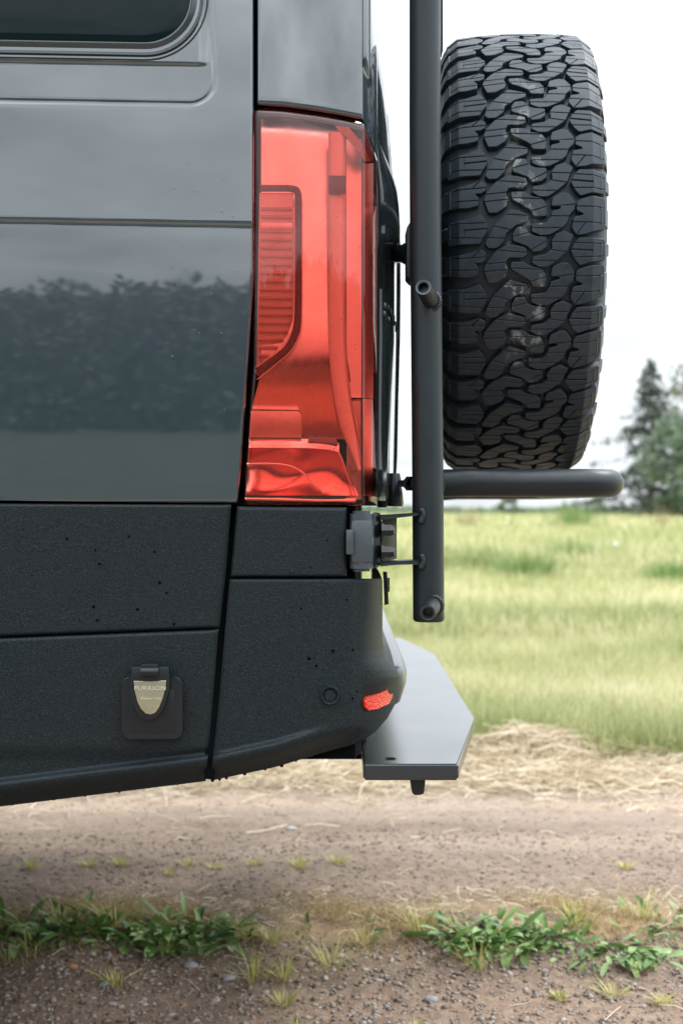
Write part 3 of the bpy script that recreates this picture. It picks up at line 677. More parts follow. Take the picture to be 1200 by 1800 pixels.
# bumper corner
bl = lerpf([(1015, 404), (1100, 396), (1240, 384), (1372, 370)])
uR = lerpf([(1015, 670), (1020, 672), (1120, 672), (1145, 674), (1158, 679), (1168, 689), (1178, 698), (1190, 702), (1215, 700), (1240, 693), (1262, 681), (1285, 661), (1300, 641), (1311, 615)])
def bump_bot(u): return float(np.interp(u, [370, 420, 480, 520, 560, 600, 640, 700], [1374, 1363, 1350, 1338, 1325, 1314, 1304, 1304]))
rows = []; NV = 110
for j in range(NV + 1):
    k = j / NV; row = []
    for i in range(30):                       # the side face
        a = i / 29; 
        v = 1017 + (1311 - 1017) * k
        u = bl(v) * (1 - a) + 620 * a; v = 1017 + (bump_bot(u) - 1017) * k; u = bl(v) * (1 - a) + 620 * a
        d = body(v) + clo - .002 + conv(u) * .5; t = bump_bot(u) - v
        d += -.010 * sst(50, 40, t) * (1 - sst(480, 590, u)) + .035 * sst(38, 0, t) ** 1.5
        d += .006 * (1 - min((u - bl(v)) / 5, 1)) ** 2 + .005 * (1 - min((v - 1017) / 4, 1)) ** 2
        row.append(P(u, v, DS + d))
    for i in range(1, 17):                    # the rounded rear corner
        a = i / 16 * math.pi / 2; vb = bump_bot(620)
        v = 1017 + (vb - 1017) * k; r_ = uR(v); t = vb - v
        D0 = DS + body(v) + clo + .008; u = 620 + (r_ - 620) * math.sin(a)
        dd = .115 * (1 - math.cos(a)) + .035 * sst(38, 0, t) ** 1.5 + .005 * (1 - min((v - 1017) / 4, 1)) ** 2
        rec = math.exp(-(((v - (1232 - .35 * (u - 640))) / 20) ** 4)) * sst(634, 642, u)      # recess for the reflector
        row.append(P(u, v, D0 + dd + .006 * rec))
    e = row[-1]; row += [Vector((e.x + .002, 2.1, e.z)), Vector((e.x, 2.6, e.z))]
    rows.append(row)
bm = bmesh.new(); quadstrip(bm, rows); bump = link('rear_bumper', from_bm(bm, 'rear_bumper'), CLAD, van)
for p in bump.data.polygons: pass
# closing lid of the bumper top
# bumper centre step, crossing the whole rear
sec = [(.03, 0), (.075, 0), (.094, -.002), (.101, -.007), (.104, -.016), (.103, -.034), (.095, -.058), (.07, -.072), (.03, -.08)]
bm = bmesh.new(); rows = []
for Y, kx in ((1.905, .70), (1.912, .84), (1.93, .92), (1.97, .98), (2.05, 1), (2.6, 1.0), (3.2, 1.0), (3.35, .96), (3.45, .8)):
    rows.append([(.03 + (x - .03) * kx, Y, HC - .243 + z) for x, z in sec])
st = Mat('sky_sheen_step_plastic', (.035, .043, .05), .4, ior=1.6, coat=1.0, coat_r=.34); st.b.inputs['Coat IOR'].default_value = 1.7; st.bump(st.noise(500, 2), .3, .0006)  # paler base colour and strong coat imitate sky sheen on the step
quadstrip(bm, rows); link('bumper_step', from_bm(bm, 'bumper_step'), st.m, van)
# reflector in the bumper
pts = [P(641, 1231, 1.781), P(646, 1225, 1.783), P(662, 1221, 1.795), P(680, 1213, 1.820), P(693, 1205, 1.852), P(690, 1226, 1.849), P(684, 1237, 1.829), P(664, 1246, 1.797), P(648, 1249, 1.784), P(642, 1243, 1.781)]
o = prism('bumper_reflector', pts, .01, Mat('red_reflector', (.75, .045, .02), .12, ior=1.6).m, van, bev=.001, dirv=(-.5, .85, 0))
mt = o.data.materials[0]; mm = Mat('tmp'); bpy.data.materials.remove(mm.m)
nt_ = mt.node_tree; vo = nt_.nodes.new('ShaderNodeTexVoronoi'); vo.inputs['Scale'].default_value = 330; tcx = nt_.nodes.new('ShaderNodeTexCoord'); bu = nt_.nodes.new('ShaderNodeBump'); bu.inputs['Distance'].default_value = .001
nt_.links.new(tcx.outputs['Object'], vo.inputs['Vector']); nt_.links.new(vo.outputs[0], bu.inputs['Height']); nt_.links.new(bu.outputs[0], nt_.nodes['Principled BSDF'].inputs['Normal'])
# parking sensor
c0 = P(580, 1222, DS + body(1222) + clo - .003)
sens = turned('parking_sensor', c0 + Vector((0, .006, 0)), c0 + Vector((0, -.003, 0)), [(0, .0145), (.7, .0140), (1, .0125), (.95, .0110), (.45, .0100), (.4, .0085), (.6, .0078), (.6, .0001)], CLAD, van)

# rear doors
RL = lerpf([(232, 661), (245, 668), (262, 675), (285, 682), (310, 691), (335, 698), (365, 701), (400, 703), (424, 703), (432, 697), (440, 693.5), (600, 693), (640, 691), (700, 688), (780, 685), (850, 684), (880, 683)])
def door_rows(Rf, vsx, u0, D0, D1, far=3.6):
    rows = []
    for v in vsx:
        r = Rf(v); row = []
        for i in range(15):
            a = i / 14 * math.pi / 2; row.append(P(u0 + (r - u0) * math.sin(a), v, D0 + (D1 - D0) * (1 - math.cos(a))))
        e = row[-1]; row += [Vector((e.x, e.y + .2, e.z)), Vector((e.x * .97, far, e.z))]
        rows.append(row)
    return rows
bm = bmesh.new(); quadstrip(bm, door_rows(RL, list(range(232, 400, 5)) + list(range(400, 460, 4)) + list(range(460, 890, 10)), 661.5, 1.865, 1.99)); door = link('rear_door', from_bm(bm, 'rear_door'), DOOR, van)
RU = lerpf([(-1400, 610), (-600, 640), (0, 660.5), (60, 664.5), (100, 669), (160, 678), (200, 682), (240, 685), (280, 688), (330, 692)])
bm = bmesh.new(); quadstrip(bm, door_rows(RU, list(np.linspace(-1400, -50, 15)) + list(range(-40, 335, 8)), 656, 1.885, 2.06)); link('upper_rear_door', from_bm(bm, 'upper_rear_door'), DOOR, van)
pprism('door_trim', [(697, 424), (703.5, 424), (704, 500), (703, 600), (700, 700), (698, 800), (695.5, 855), (691, 858), (692, 800), (694, 700), (696, 600), (697, 500)], 2.25, .03, BLKG, van)
for i, (x, y, wd_, h) in enumerate(((676, 535, 6, 9), (675, 549, 6, 8), (683, 541, 4, 12), (688, 549, 4, 15), (692, 560, 4, 18), (696, 573, 4, 18), (700, 586, 3, 16), (684, 560, 4, 8))):
    D = 1.875 + .012 * (x - 675) / 6
    pprism('emblem_letter', [(x - wd_ / 2, y - h / 2), (x + wd_ / 2, y - h / 2 + 3), (x + wd_ / 2, y + h / 2 + 3), (x - wd_ / 2, y + h / 2)], D, .006, BLKG if i not in (0, 1, 7) else STEEL, van, bev=.0005)
# things under the door
turned('rubber_stop', P(692, 832, 2.0), P(691, 890, 2.0), [(0, .0001), (0, .009), (.15, .011), (.9, .0165), (1, .015), (1, .0001)], BLKG, van)
pprism('seal_lip', [(664, 838), (676, 828), (684, 834), (680, 892), (664, 892)], 1.93, .05, DOOR, van)
pprism('latch_strap', [(673, 1005), (680, 1005), (683, 1062), (675.5, 1064)], 1.88, .008, BLKG, van)
box('latch_striker', P(681, 1028, 1.9), (.006, .008, .022), STEEL, van)

# ------------------------------------------------------------------ tail lamp
lamp = None
lens_l = lerpf([(185, 450), (330, 451), (520, 449.5), (640, 447.5), (720, 441), (770, 438), (890, 430)])
ltop = lerpf([(446, 192), (500, 195), (560, 203), (600, 210), (636, 218), (640, 224), (650, 252), (658, 275), (662, 290)])
def lens_x(a):  # 0..1 flat part, 1..2 corner
    pass
cpl = [(636.2, .0160), (637.5, .0175), (641, .0225), (648, .033), (655, .044), (659, .053), (661, .07)]
rows = []
for k in list(np.linspace(0, .04, 5)) + list(np.linspace(.06, .96, 46)) + list(np.linspace(.975, 1, 4)):
    row = []
    for a in [0, .004, .01, .02] + list(np.linspace(.04, 1, 34)):
        u = 450 * (1 - a) + 636.2 * a; v = ltop(u) * (1 - k) + 886 * k; u = lens_l(v) * (1 - a) + 636.2 * a; v = ltop(u) * (1 - k) + 886 * k
        d = body(v) * .95 + conv(u) - .003 + .008 * max(0, 1 - a / .02) ** 2 + .006 * max(0, 1 - k / .012) ** 2 + .008 * max(0, (k - .985) / .015) ** 2
        row.append(P(u, v, DS + d))
    for u, d in cpl[1:]:
        vb = 886 - (u - 636) * .0; v = ltop(u) * (1 - k) + vb * k
        row.append(P(u, v, DS + d + body(v) * .95 - .003 + .006 * max(0, 1 - k / .012) ** 2))
    rows.append(row)
bm = bmesh.new(); quadstrip(bm, rows)
lamp = link('tail_lamp', from_bm(bm, 'tail_lamp'), LENS, van); lamp['label'] = 'tall red wrap-round tail lamp with stacked slats inside'
sm = lamp.modifiers.new('thickness', 'SOLIDIFY'); sm.thickness = .0025; sm.offset = -1
def LD(u, v): return DS + body(v) * .95 + conv(u)
def lsheet(name, us, vs, fn, mat): return link(name, grid_mesh(name, us, vs, lambda u, v: fn(u, v), flip=True), mat, lamp)
# housing behind
bm = bmesh.new(); quadstrip(bm, [[P(443 - (v - 190) * .02, v, DS + .012 + body(v)), P(446 - (v - 190) * .02, v, DS + .078), P(636, ltv, DS + .085), P(662, ltv + 20 if v < 300 else v, DS + .125)] for v, ltv in ((188, 204), (300, 310), (600, 600), (889, 889))])
link('lamp_housing', from_bm(bm, 'lamp_housing'), GAP, lamp, smooth=False)
pprism('lamp_corner_backing', [(590, 198), (636, 205), (650, 236), (662, 268), (662, 320), (590, 320)], DS + .135, .01, GAP, van, bev=0)  # added black sheet that hides the sky in the lamp corner gap
# main reflector, leaning back at the top and turning under at the bottom
tr = np.arange(200, 790, 2.); ta = np.interp(tr, [200, 230, 420, 560, 625, 665, 710, 745, 775], [-8, -5, -5.0, -6.0, -3, 8, 15, 8, -4]); of = np.cumsum(np.tan(np.radians(ta)) * 2 / F * DS); of -= of[(tr > 205) & (tr < 772)].min()
def mr(u, v):
    vt = lerpf([(459, 209), (520, 213), (577, 228)])(u); vv2 = vt + (772 - vt) * v; uu = 459 - 18 * sst(640, 740, vv2) + (u - 459) * (1 + .22 * sst(600, 760, vv2))
    return P(uu, vv2, LD(uu, vv2) + .014 + float(np.interp(vv2, tr, of)) - .003 * ((u - 459) / 118) ** 2)
lsheet('main_reflector', list(np.linspace(459, 607, 22)), list(np.linspace(0, 1, 60)), mr, REFL)
def strip(name, cl_pts, hw, dep, mat, bulge=.006, nseg=8, kind=None):
    pts = catmull(cl_pts, 8); n = len(pts); rows = []
    for i, p in enumerate(pts):
        a = pts[max(i-1, 0)]; b = pts[min(i+1, n-1)]; t = Vector((b[0]-a[0], b[1]-a[1])).normalized(); nn = Vector((t.y, -t.x)); h = hw(i / (n - 1)) if callable(hw) else hw
        row = []
        for k in range(nseg + 1):
            s = k / nseg * 2 - 1; x, y = p[0] + nn.x * h * s, p[1] + nn.y * h * s; row.append(P(x, y, LD(x, y) + dep - bulge * math.sqrt(max(1 - s * s, 0))))
        rows.append(row)
    bm = bmesh.new(); quadstrip(bm, rows); return link(name, from_bm(bm, name), mat, lamp, kind=kind)
strip('light_guide', [(592, 232), (592, 340), (592, 560), (595, 640), (604, 710), (618, 770), (631, 826)], lambda t: 15 - 11 * sst(.75, 1, t), .010, PALE)
box('guide_patch', P(592, 325, LD(592, 325) + .0015), (.0235, .002, .026), MESHM, lamp, bev=.0004)
strip('guide_edge', [(607.5, 240), (607.5, 400), (607, 560), (610, 640), (618, 710), (629, 770), (635, 812)], .9, .006, REFD, .002, 4)
rp = lambda x0, x1, tab: None
def flatp(name, poly, dep, mat, thick=.002, bev=.0004):
    return prism(name, [P(x, y, LD(min(x, 636), y) + dep + (0 if x <= 636 else float(np.interp(x, [c[0] for c in cpl], [c[1] for c in cpl])) - .016)) for x, y in poly], thick, mat, lamp, bev=bev)
def gridp(name, x0, x1, y0, y1, dep, mat, tilt=0., n=14, rib=0.):
    """upright panel inside the lamp; tilt in degrees (plus = faces down)"""
    def fn(a, b):
        x = x0(b) * (1 - a) + x1(b) * a if callable(x0) else x0 * (1 - a) + x1 * a; y = y0 + (y1 - y0) * b
        ex = 0 if x <= 636 else float(np.interp(x, [c[0] for c in cpl], [c[1] for c in cpl])) - .016
        z_ = (y1 - y) / F * DS
        return P(x, y, LD(min(x, 636), y) + dep + ex - math.tan(R_(tilt)) * z_ + rib * ((int(round(b * n)) % 2)))
    return lsheet(name, list(np.linspace(0, 1, 5)), list(np.linspace(0, 1, n + 1)), fn, mat)
gridp('side_panel', 608.5, 635, 245, 699, .010, REFB, -4.5, 60, .0004)
gridp('side_panel', 609, 635, 701, 878, .016, REFL, -4)
gridp('corner_reflector', 637, 656, 287, 700, .008, REFB, -4, 20)
gridp('corner_reflector', 637, 655, 701, 872, .010, REFL, -4, 10)
flatp('corner_wedge', [(588, 221), (613, 224), (636, 250), (652, 284), (641, 284), (632, 268), (607, 240), (597, 231)], .004, REFD)
flatp('corner_wedge', [(637, 222), (641, 228), (655, 262), (656, 284), (648, 280), (637, 250)], .006, MESHM)
# mesh band round the slats
bo = catmull([(457, 331), (505, 331)], 4) + catmull([(510, 331.5), (520, 334), (524, 343)], 5) + catmull([(524, 350), (524, 450), (523, 560), (517, 590), (505, 612), (485, 630), (450, 657)], 8)
strip('honeycomb_band', bo, 6.2, .0045, MESHM, .0008, 4)
strip('band_lip', [(x + 0, y) for x, y in catmull([(531, 350), (531, 450), (530.5, 562), (524, 593), (511, 617), (488, 638), (452, 667)], 4)], .8, .003, REFB, .001, 3)
strip('band_lip', [(x + 0, y) for x, y in catmull([(517.5, 348), (517.5, 450), (516.5, 556), (511, 584), (499, 604), (482, 620), (450, 646)], 4)], .8, .003, REFB, .001, 3)
# slat cavity and slats
cav = lambda y: float(np.interp(y, [340, 560, 585, 610, 645], [516, 515, 508, 490, 455]))
def cavf(a, b):
    y = 339 + (645 - 339) * b; x = 456 - 5 * b + (cav(y) - 456 + 5 * b) * a
    return P(x, y, LD(x, y) + .012 + .008 * b - .004)
lsheet('slat_cavity', list(np.linspace(0, 1, 4)), list(np.linspace(0, 1, 12)), cavf, REFB)
for i, y in enumerate([366, 380, 405, 419.5] + [434 + 14.6 * k for k in range(15)]):
    x0 = 458.5 - 6 * (y - 360) / 290; x1 = cav(y) - 3
    if x1 - x0 < 8: continue
    q = LD(480, y); t_ = 2.0 if y < 400 else 1.7
    prism('slat', [P(x0, y - t_, q + .003), P(x1, y - t_, q + .003), P(x1, y + t_, q + .004), P(x0, y + t_, q + .004)], .012, REFB, lamp, bev=.0004)
flatp('slat_block', [(459, 392), (514, 392), (514, 403), (459, 403)], .004, REFB, .008)
# lower part of the lamp
flatp('lower_box', [(441, 722), (524, 723), (530, 729), (530, 769), (438, 769)], .006, REFB, .01)
def shelf(a, b):
    x = 438 + (596 - 438) * a; y = 771 + (787 - 771) * b + 8 * a ** 6
    return P(x, y, LD(x, y) + .010 - .012 * b)
lsheet('lower_shelf', list(np.linspace(0, 1, 16)), list(np.linspace(0, 1, 5)), shelf, REFL)
def bowl(a, b):
    y = 786 + (872 - 787) * b; x0 = 437 - 5 * b; x1 = 597 + 33 * b; x = x0 + (x1 - x0) * a
    y2 = y + 8 * a ** 6 * (1 - b)
    return P(x, y2, LD(x, y) + .002 + .022 * math.sin(math.pi * min(b, 1)) ** .8 * (1 - .6 * a ** 3) + .003 * math.sin(a * 9 + b * 5))
lsheet('lower_bowl', list(np.linspace(0, 1, 30)), list(np.linspace(0, 1, 20)), bowl, REDB)
strip('bowl_ribbon', [(434, 816), (470, 815), (505, 818), (530, 829), (550, 849), (569, 868)], lambda t: 3.2 * (1 - .5 * t), .002, REFL, .003, 4)
strip('bottom_ledge', [(431, 877), (480, 878), (560, 880), (625, 880)], 4, .003, REFL, .004, 5)
strip('bowl_edge', [(586, 787), (597, 800), (611, 838), (628, 878)], 1.4, .002, REFL, .002, 4)
flatp('guide_tip', [(541, 768), (590, 770), (594, 780), (543, 776)], .004, REFD, .004)
# reverse lamp on the rear face
bm = bmesh.new(); rows = []
for v in np.linspace(362, 655, 24):
    k = sst(362, 380, v) * (1 - sst(560, 655, v) * .9); rows.append([P(662.0 - 6.5 * k + i * (6.5 * k) / 6, v, 1.774 + .006 * i + .0025 * (i % 2)) for i in range(7)])
quadstrip(bm, rows); link('reverse_lamp', from_bm(bm, 'reverse_lamp'), M_simple('ribbed_clear_lens', (.50, .50, .49), .2, ior=1.6), lamp, smooth=False)

# ------------------------------------------------------------------ power inlet on the cladding
q = DS + body(1240) + clo
inlet = prism('power_inlet', [P(x, y, q - .012) for x, y in rrect(214, 321, 1190, 1299, 13, 0, 5)], .02, PLAS, van, bev=.004, label='square black power inlet with a flip-up lid and metal badge')
prism('lid_line', [P(x, y, q - .0128) for x, y in rrect(229, 308, 1212, 1288, 3, 0, 3)], .002, PLAS, inlet, bev=.0003)
lid = [(230, 1172), (297, 1172), (299, 1196), (297, 1215), (291, 1240), (282, 1256), (272, 1265), (260, 1267), (248, 1264), (240, 1256), (235, 1240), (230, 1215), (229, 1196)]
prism('inlet_lid', [P(x, y, q - .022) for x, y in lid], .012, PLAS, inlet, bev=.003)
cyl('lid_hinge', P(248, 1181, q - .024), P(280, 1181, q - .024), .0068, PLAS, inlet)
box('lid_tab', P(264, 1172, q - .018), (.024, .010, .008), PLAS, inlet)
bd = [(235, 1197), (264, 1198), (292, 1196), (291, 1207), (286, 1228), (280, 1243), (273, 1253), (265, 1256), (256, 1254), (248, 1246), (242, 1234), (238, 1218)]
prism('inlet_badge', [P(x, y, q - .0233) for x, y in bd], .002, BRASS, inlet, bev=.0005)
def text(s, px, py, D, size, mat, parent, name, sx=1., ext=.0002):
    c = bpy.data.curves.new(name, 'FONT'); c.body = s; c.size = size; c.extrude = ext; c.align_x = 'CENTER'; c.align_y = 'CENTER'; c.space_character = 1.08
    c.materials.append(mat); o = bpy.data.objects.new(name, c); COL.objects.link(o); o.parent = parent
    o.location = P(px, py, D) - ORG[parent]; bpy.context.view_layer.update(); me = bpy.data.meshes.new_from_object(o); COL.objects.unlink(o); bpy.data.objects.remove(o)
    o = bpy.data.objects.new(name, me); COL.objects.link(o); o.parent = parent
    o.location = P(px, py, D) - ORG[parent]; o.rotation_euler = (R_(90), 0, 0); o.scale = (sx, 1, 1); return o
text('FURRION', 264, 1210, q - .0237, .0082, INK, inlet, 'badge_lettering', 1.22)
text('30Amp 125V', 265, 1228, q - .0237, .0045, INK, inlet, 'badge_lettering', 1.15)
tube('badge_mark', [P(*p, q - .0236) for p in catmull([(260, 1243), (262, 1246.5), (265, 1247.5), (268, 1246.5), (270, 1243)], 4)], .0005, BLU, inlet, seg=6)

# ------------------------------------------------------------------ door hinge
hg = cyl('door_hinge', P(635, 898, 1.775), P(635, 1004, 1.775), .0165, HINGE, van, bev=.004, label='chunky grey painted door hinge with chipped edges')
prism('hinge_barrel', [P(615, 912, 1.756), P(657, 912, 1.756), P(657, 992, 1.756), P(615, 992, 1.756)], .034, HINGE, hg, bev=.0105)
prism('hinge_tab', [P(608, 931, 1.752), P(621, 931, 1.752), P(621, 975, 1.752), P(608, 975, 1.752)], .02, HINGE, hg, bev=.0025)
prism('hinge_leaf', [P(656, 900, 1.79), P(668, 902, 1.80), P(672, 925, 1.80), P(672, 985, 1.80), P(664, 998, 1.79), P(654, 1000, 1.79)], .03, BLKG, hg, bev=.002)

# rear wheel of the van (beyond the left edge)
wc = Vector((-1.25, DS + .12, .375)); whl = turned('wheel', wc + Vector((0, -.12, 0)), wc + Vector((0, .12, 0)), [(.1, .21), (0, .25), (0, .30), (.06, .36), (.2, .375), (.8, .375), (.95, .36), (1, .3), (1, .2)], GAP, van, seg=48)
turned('rim', wc + Vector((0, -.11, 0)), wc + Vector((0, .05, 0)), [(0, .001), (.1, .06), (.25, .15), (0, .205), (.05, .215), (1, .21)], STEEL, whl, seg=40)

# rain drops
def drops(name, pts, mat, squash=.5):
    bm = bmesh.new()
    for p, r in pts:
        mm_ = Matrix.Translation(p) @ Matrix.Diagonal((1, squash, random.uniform(1, 1.35), 1))
        bmesh.ops.create_icosphere(bm, subdivisions=2, radius=r, matrix=mm_)
    return link(name, from_bm(bm, name), mat, van, kind='stuff')
pt_l = []
for x, y, r in ((308, 330, 2.6), (342, 334, 2.2), (389, 371, 2.8), (409, 380, 2.2), (303, 628, 3.0), (350, 586, 2), (389, 586, 2), (294, 604, 1.8), (349, 665, 1.8), (395, 720, 1.5), (342, 776, 1.5), (371, 517, 2.4), (322, 434, 2), (416, 476, 2), (312, 503, 2), (77, 491, 2.4), (168, 316, 1.2), (425, 346, 2), (394, 316, 1.8), (309, 532, 2)):
    pt_l.append((side_pt(x, y), r * .00085))
for k in range(70):
    x = random.choice((299, 300, 333, 331)); y = random.uniform(120, 400); pt_l.append((side_pt(x + random.gauss(0, 1), y), random.uniform(.6, 1.2) * .0009))
for k in range(16): pt_l.append((side_pt(305 + random.gauss(0, 2), random.uniform(520, 660)), random.uniform(.6, 1.1) * .0007))
drops('paint_rain_drops', pt_l, SDROP)
pt_l = []
for k in range(26):
    x, y = random.uniform(460, 630), random.uniform(5, 180); pt_l.append((P(x, y, DS + body(y) * .9 + conv(x) - .001), random.uniform(.8, 1.8) * .0007))
for k in range(150):
    x, y = random.uniform(456, 632), 886 - (886 - 215) * random.random(); pt_l.append((P(x, y, LD(x, y) - .003), random.uniform(.6, 1.6) * .0008))
drops('lamp_rain_drops', pt_l, SDROP)
pt_l = [(P(x, y, DS + body(y) + clo - (.0 if y < 1100 else .0005)), r * .00068) for x, y, r in ((118, 947, 3), (227, 943, 2.4), (168, 967, 2.4), (272, 970, 3), (175, 991, 3.2), (281, 1024, 4), (293, 1042, 3), (165, 1066, 3.6), (242, 1071, 3.4), (172, 1090, 3.4), (306, 1097, 3), (433, 967, 2.4), (446, 982, 3), (438, 994, 2.4), (438, 1058, 3), (458, 1066, 3), (529, 1070, 3.4), (498, 1062, 2.4), (435, 1107, 3), (545, 1158, 2), (585, 1144, 3.4), (502, 1162, 2.4), (543, 1157, 3.6), (493, 1176, 3.4), (556, 1170, 3), (503, 1220, 2.6), (407, 1205, 3), (620, 1142, 2.6), (628, 1215, 2.4), (620, 1228, 3), (500, 1248, 2.6), (609, 1054, 2.4), (520, 940, 2), (540, 975, 2), (575, 950, 1.8))]
pt_l += [(P(x, y, DS + body(y) + clo - .0005), random.uniform(.7, 1.5) * .0007) for x, y in ((random.uniform(20, 600), random.uniform(900, 1290)) for _ in range(70)) if not (205 < x < 330 and y > 1160)]
drops('cladding_rain_drops', pt_l, DROP, .35)
# drips on the lower edge
pt_l = [(P(x, 1418 - .124 * x - 2, DS + .03 + body(1400)), random.uniform(2.2, 4) * .0008) for x in (22, 60, 95, 150, 210, 262, 305, 312)] + [(P(x, bump_bot(x) - 1.5, DS + .03 + body(1360)), random.uniform(2.2, 4.2) * .0008) for x in (374, 386, 398, 430, 466, 495, 520, 548)]
drops('edge_rain_drops', pt_l, DROP, 1)

# ------------------------------------------------------------------ tyre carrier
car = empty('tyre_carrier', (.122, 1.82, .5), 'black powder-coated steel tube carrier with an upright post and a hoop under the spare tyre', 'tyre carrier')
path = catmull([tuple(P(746.5, -900, 1.82)), tuple(P(746.5, 0, 1.82)), tuple(P(746.8, 300, 1.82)), tuple(P(749, 560, 1.82)), tuple(P(751.5, 850, 1.82)), tuple(P(753, 1088, 1.82))], 10)
post = tube('post', path + [tuple(P(753, 1092, 1.82))], [.0228] * len(path) + [.0205], TUBE, car, seg=40)
hp = [(.125, 1.90, .983)] + [(x, 1.98, .987) for x in (.20, .28, .36, .39)]
hp += [(.39 + .042 * math.sin(a), 2.022 - .042 * math.cos(a), .987) for a in np.linspace(.15, math.pi / 2, 8)] + [(.432, 2.3, .987), (.432, 2.62, .987)]
hp += [(.39 + .042 * math.cos(a), 2.66 + .042 * math.sin(a), .987) for a in np.linspace(0, math.pi / 2, 6)] + [(.25, 2.70, .987), (.20, 2.72, .983), (.195, 2.86, .983)]
hp[0] = (.145, 1.975, .986)
hp.insert(0, (.124, 1.83, .985))
tube('hoop', hp, .0222, TUBE, car, seg=36)
tube('frame_tube', [(.122, 1.83, 1.4), (.150, 2.3, 1.43), (.195, 2.86, 1.46)], .018, TUBE, car)
tube('far_post', [(.195, 2.86, 1.85), (.195, 2.86, .95)], .0222, TUBE, car)
box('hub_plate', (.145, 2.36, 1.405), (.012, .22, .22), TUBE, car)
def boss(tip, base, wr, name):
    t = Vector(P(*tip)); b = Vector(P(*base)); bo_ = turned(name, b, t, [(-.3, .0115), (.0, .0118), (.86, .0116), (.9, .0105), (.97, .0112), (1, .0105), (1, .0072), (.80, .0066), (.80, .0001)], TUBE, car)
    d = (t - b).normalized(); qn = d.to_track_quat('Z', 'Y'); bm = bmesh.new()
    for k in range(22):
        a = k / 22 * 2 * math.pi; c = b + qn @ Vector((math.cos(a) * .0130, math.sin(a) * .0130, 0)) + d * .001
        bmesh.ops.create_icosphere(bm, subdivisions=2, radius=.0036, matrix=Matrix.Translation(c))
    link('weld_bead', from_bm(bm, 'weld_bead'), TUBE, bo_)
    turned('socket_thread', b.lerp(t, .8), b.lerp(t, 1.005), [(0, .0001), (0, .0066), (.3, .0072), (.6, .0066), (.9, .0074), (1, .0098), (1, .0106), (.9, .0108)], STEEL, bo_)
boss((743.5, 505, 1.745), (757, 530, 1.805), 0, 'threaded_boss')
boss((751.5, 1077, 1.748), (761, 1064, 1.803), 0, 'threaded_boss')
# standoff plate and bolt at the door
pprism('standoff_plate', [(719, 392), (728, 392), (728, 492), (722, 492), (714.5, 484), (714.5, 400)], 1.84, .05, TUBE, car)
turned('standoff', P(700, 446, 1.93), P(724, 446, 1.88), [(0, .014), (.5, .0135), (.7, .017), (1, .017), (1, .0001)], BLKG, car)
turned('adjuster_bolt', P(704, 850, 1.90), P(726, 850, 1.86), [(0, .0001), (0, .006), (.5, .006), (.5, .0085), (.72, .0085), (.72, .012), (1, .012)], STEEL, car, seg=6)
pprism('side_bar', [(770, -300), (778.5, -300), (778.5, 88), (770, 92)], 1.9, .03, TUBE, car)
# hinge bracket arms
for y0, y1, nm in ((905, 912, 'upper'), (984, 994, 'lower')):
    z0 = P(0, y0, 1.8).z; z1 = P(0, y1, 1.8).z; s = 1 if nm == 'lower' else -1
    pr = [P(668, y0 + (0 if nm == 'upper' else 5), 1.79), P(694, y0 - 1 if nm == 'upper' else y0 + 3, 1.79), P(744, y0 - 5 if nm == 'upper' else y0, 1.80), P(744, y1 - 7 if nm == 'upper' else y1 - 2, 1.80), P(694, y1 - 1, 1.79), P(668, y1 + 2, 1.79)]
    prism('bracket_arm', pr, .045, TUBE, car, bev=.0008)
    bm = bmesh.new()
    for k in range(9): bmesh.ops.create_icosphere(bm, subdivisions=2, radius=.0044, matrix=Matrix.Translation(P(741 + 2.2 * math.sin(k * .5), (y0 + y1) / 2 - 11 + k * 2.4, 1.797)))
    link('weld_bead', from_bm(bm, 'weld_bead'), TUBE, car)
pprism('bracket_plate', [(671, 908), (697, 908), (697, 982), (671, 990)], 1.835, .004, OLV, car, bev=.0004)
for y in (932, 970):
    b = turned('bracket_bolt', P(670, y, 1.79), P(693, y, 1.79), [(0, .0001), (0, .0112), (.18, .0112), (.18, .0092), (.7, .0092), (.78, .0080), (.95, .0076), (1, .005), (1, .0001)], BLKG, car, seg=6)
tube('pin_cap', [P(706, 449, 1.9), P(712, 449, 1.9)], .004, STEEL, car, seg=8)

# ------------------------------------------------------------------ rear deck
dz_ = HC - .3707
deck = empty('rear_deck', (.12, 1.8, .55), 'flat black steel cargo deck with cut corners sticking out below the van bumper', 'cargo deck')
dp = [(.0312, 1.80), (.1677, 1.80), (.2315, 2.19), (.2355, 3.14), (.1677, 3.53), (.0312, 3.53)]
bm = bmesh.new(); a = [bm.verts.new((x, y, dz_)) for x, y in dp]; b = [bm.verts.new((x, y, dz_ - .0238)) for x, y in dp]
bm.faces.new(a); bm.faces.new(b[::-1])
for i in range(6): j = (i + 1) % 6; bm.faces.new((a[i], b[i], b[j], a[j]))
bmesh.ops.bevel(bm, geom=bm.edges[:], offset=.0028, segments=3, affect='EDGES')
o = link('deck_plate', from_bm(bm, 'deck_plate'), DECK, deck); autosmooth(o, 50)
bm = bmesh.new(); bmesh.ops.create_circle(bm, cap_ends=True, radius=.008, segments=20, matrix=Matrix.Translation((.0720, 1.838, dz_ + .0006))); link('drain_slot', from_bm(bm, 'drain_slot'), GAP, deck)
prism('deck_peg', [P(720, 1368, 1.86), P(748, 1368, 1.86), P(745, 1395, 1.86), P(738, 1398, 1.86), P(728, 1398, 1.86), P(724, 1394, 1.86)], .03, TUBE, deck, bev=.0015)
prism('hitch_bar', [P(470, 1311, 2.05), P(639, 1311, 2.05), P(639, 1335, 2.05), P(470, 1335, 2.05)], .05, GAP, deck, bev=.002)
prism('deck_bracket', [P(634, 1300, 1.97), P(644, 1300, 1.97), P(644, 1368, 1.90), P(639, 1368, 1.90)], .05, TUBE, deck)
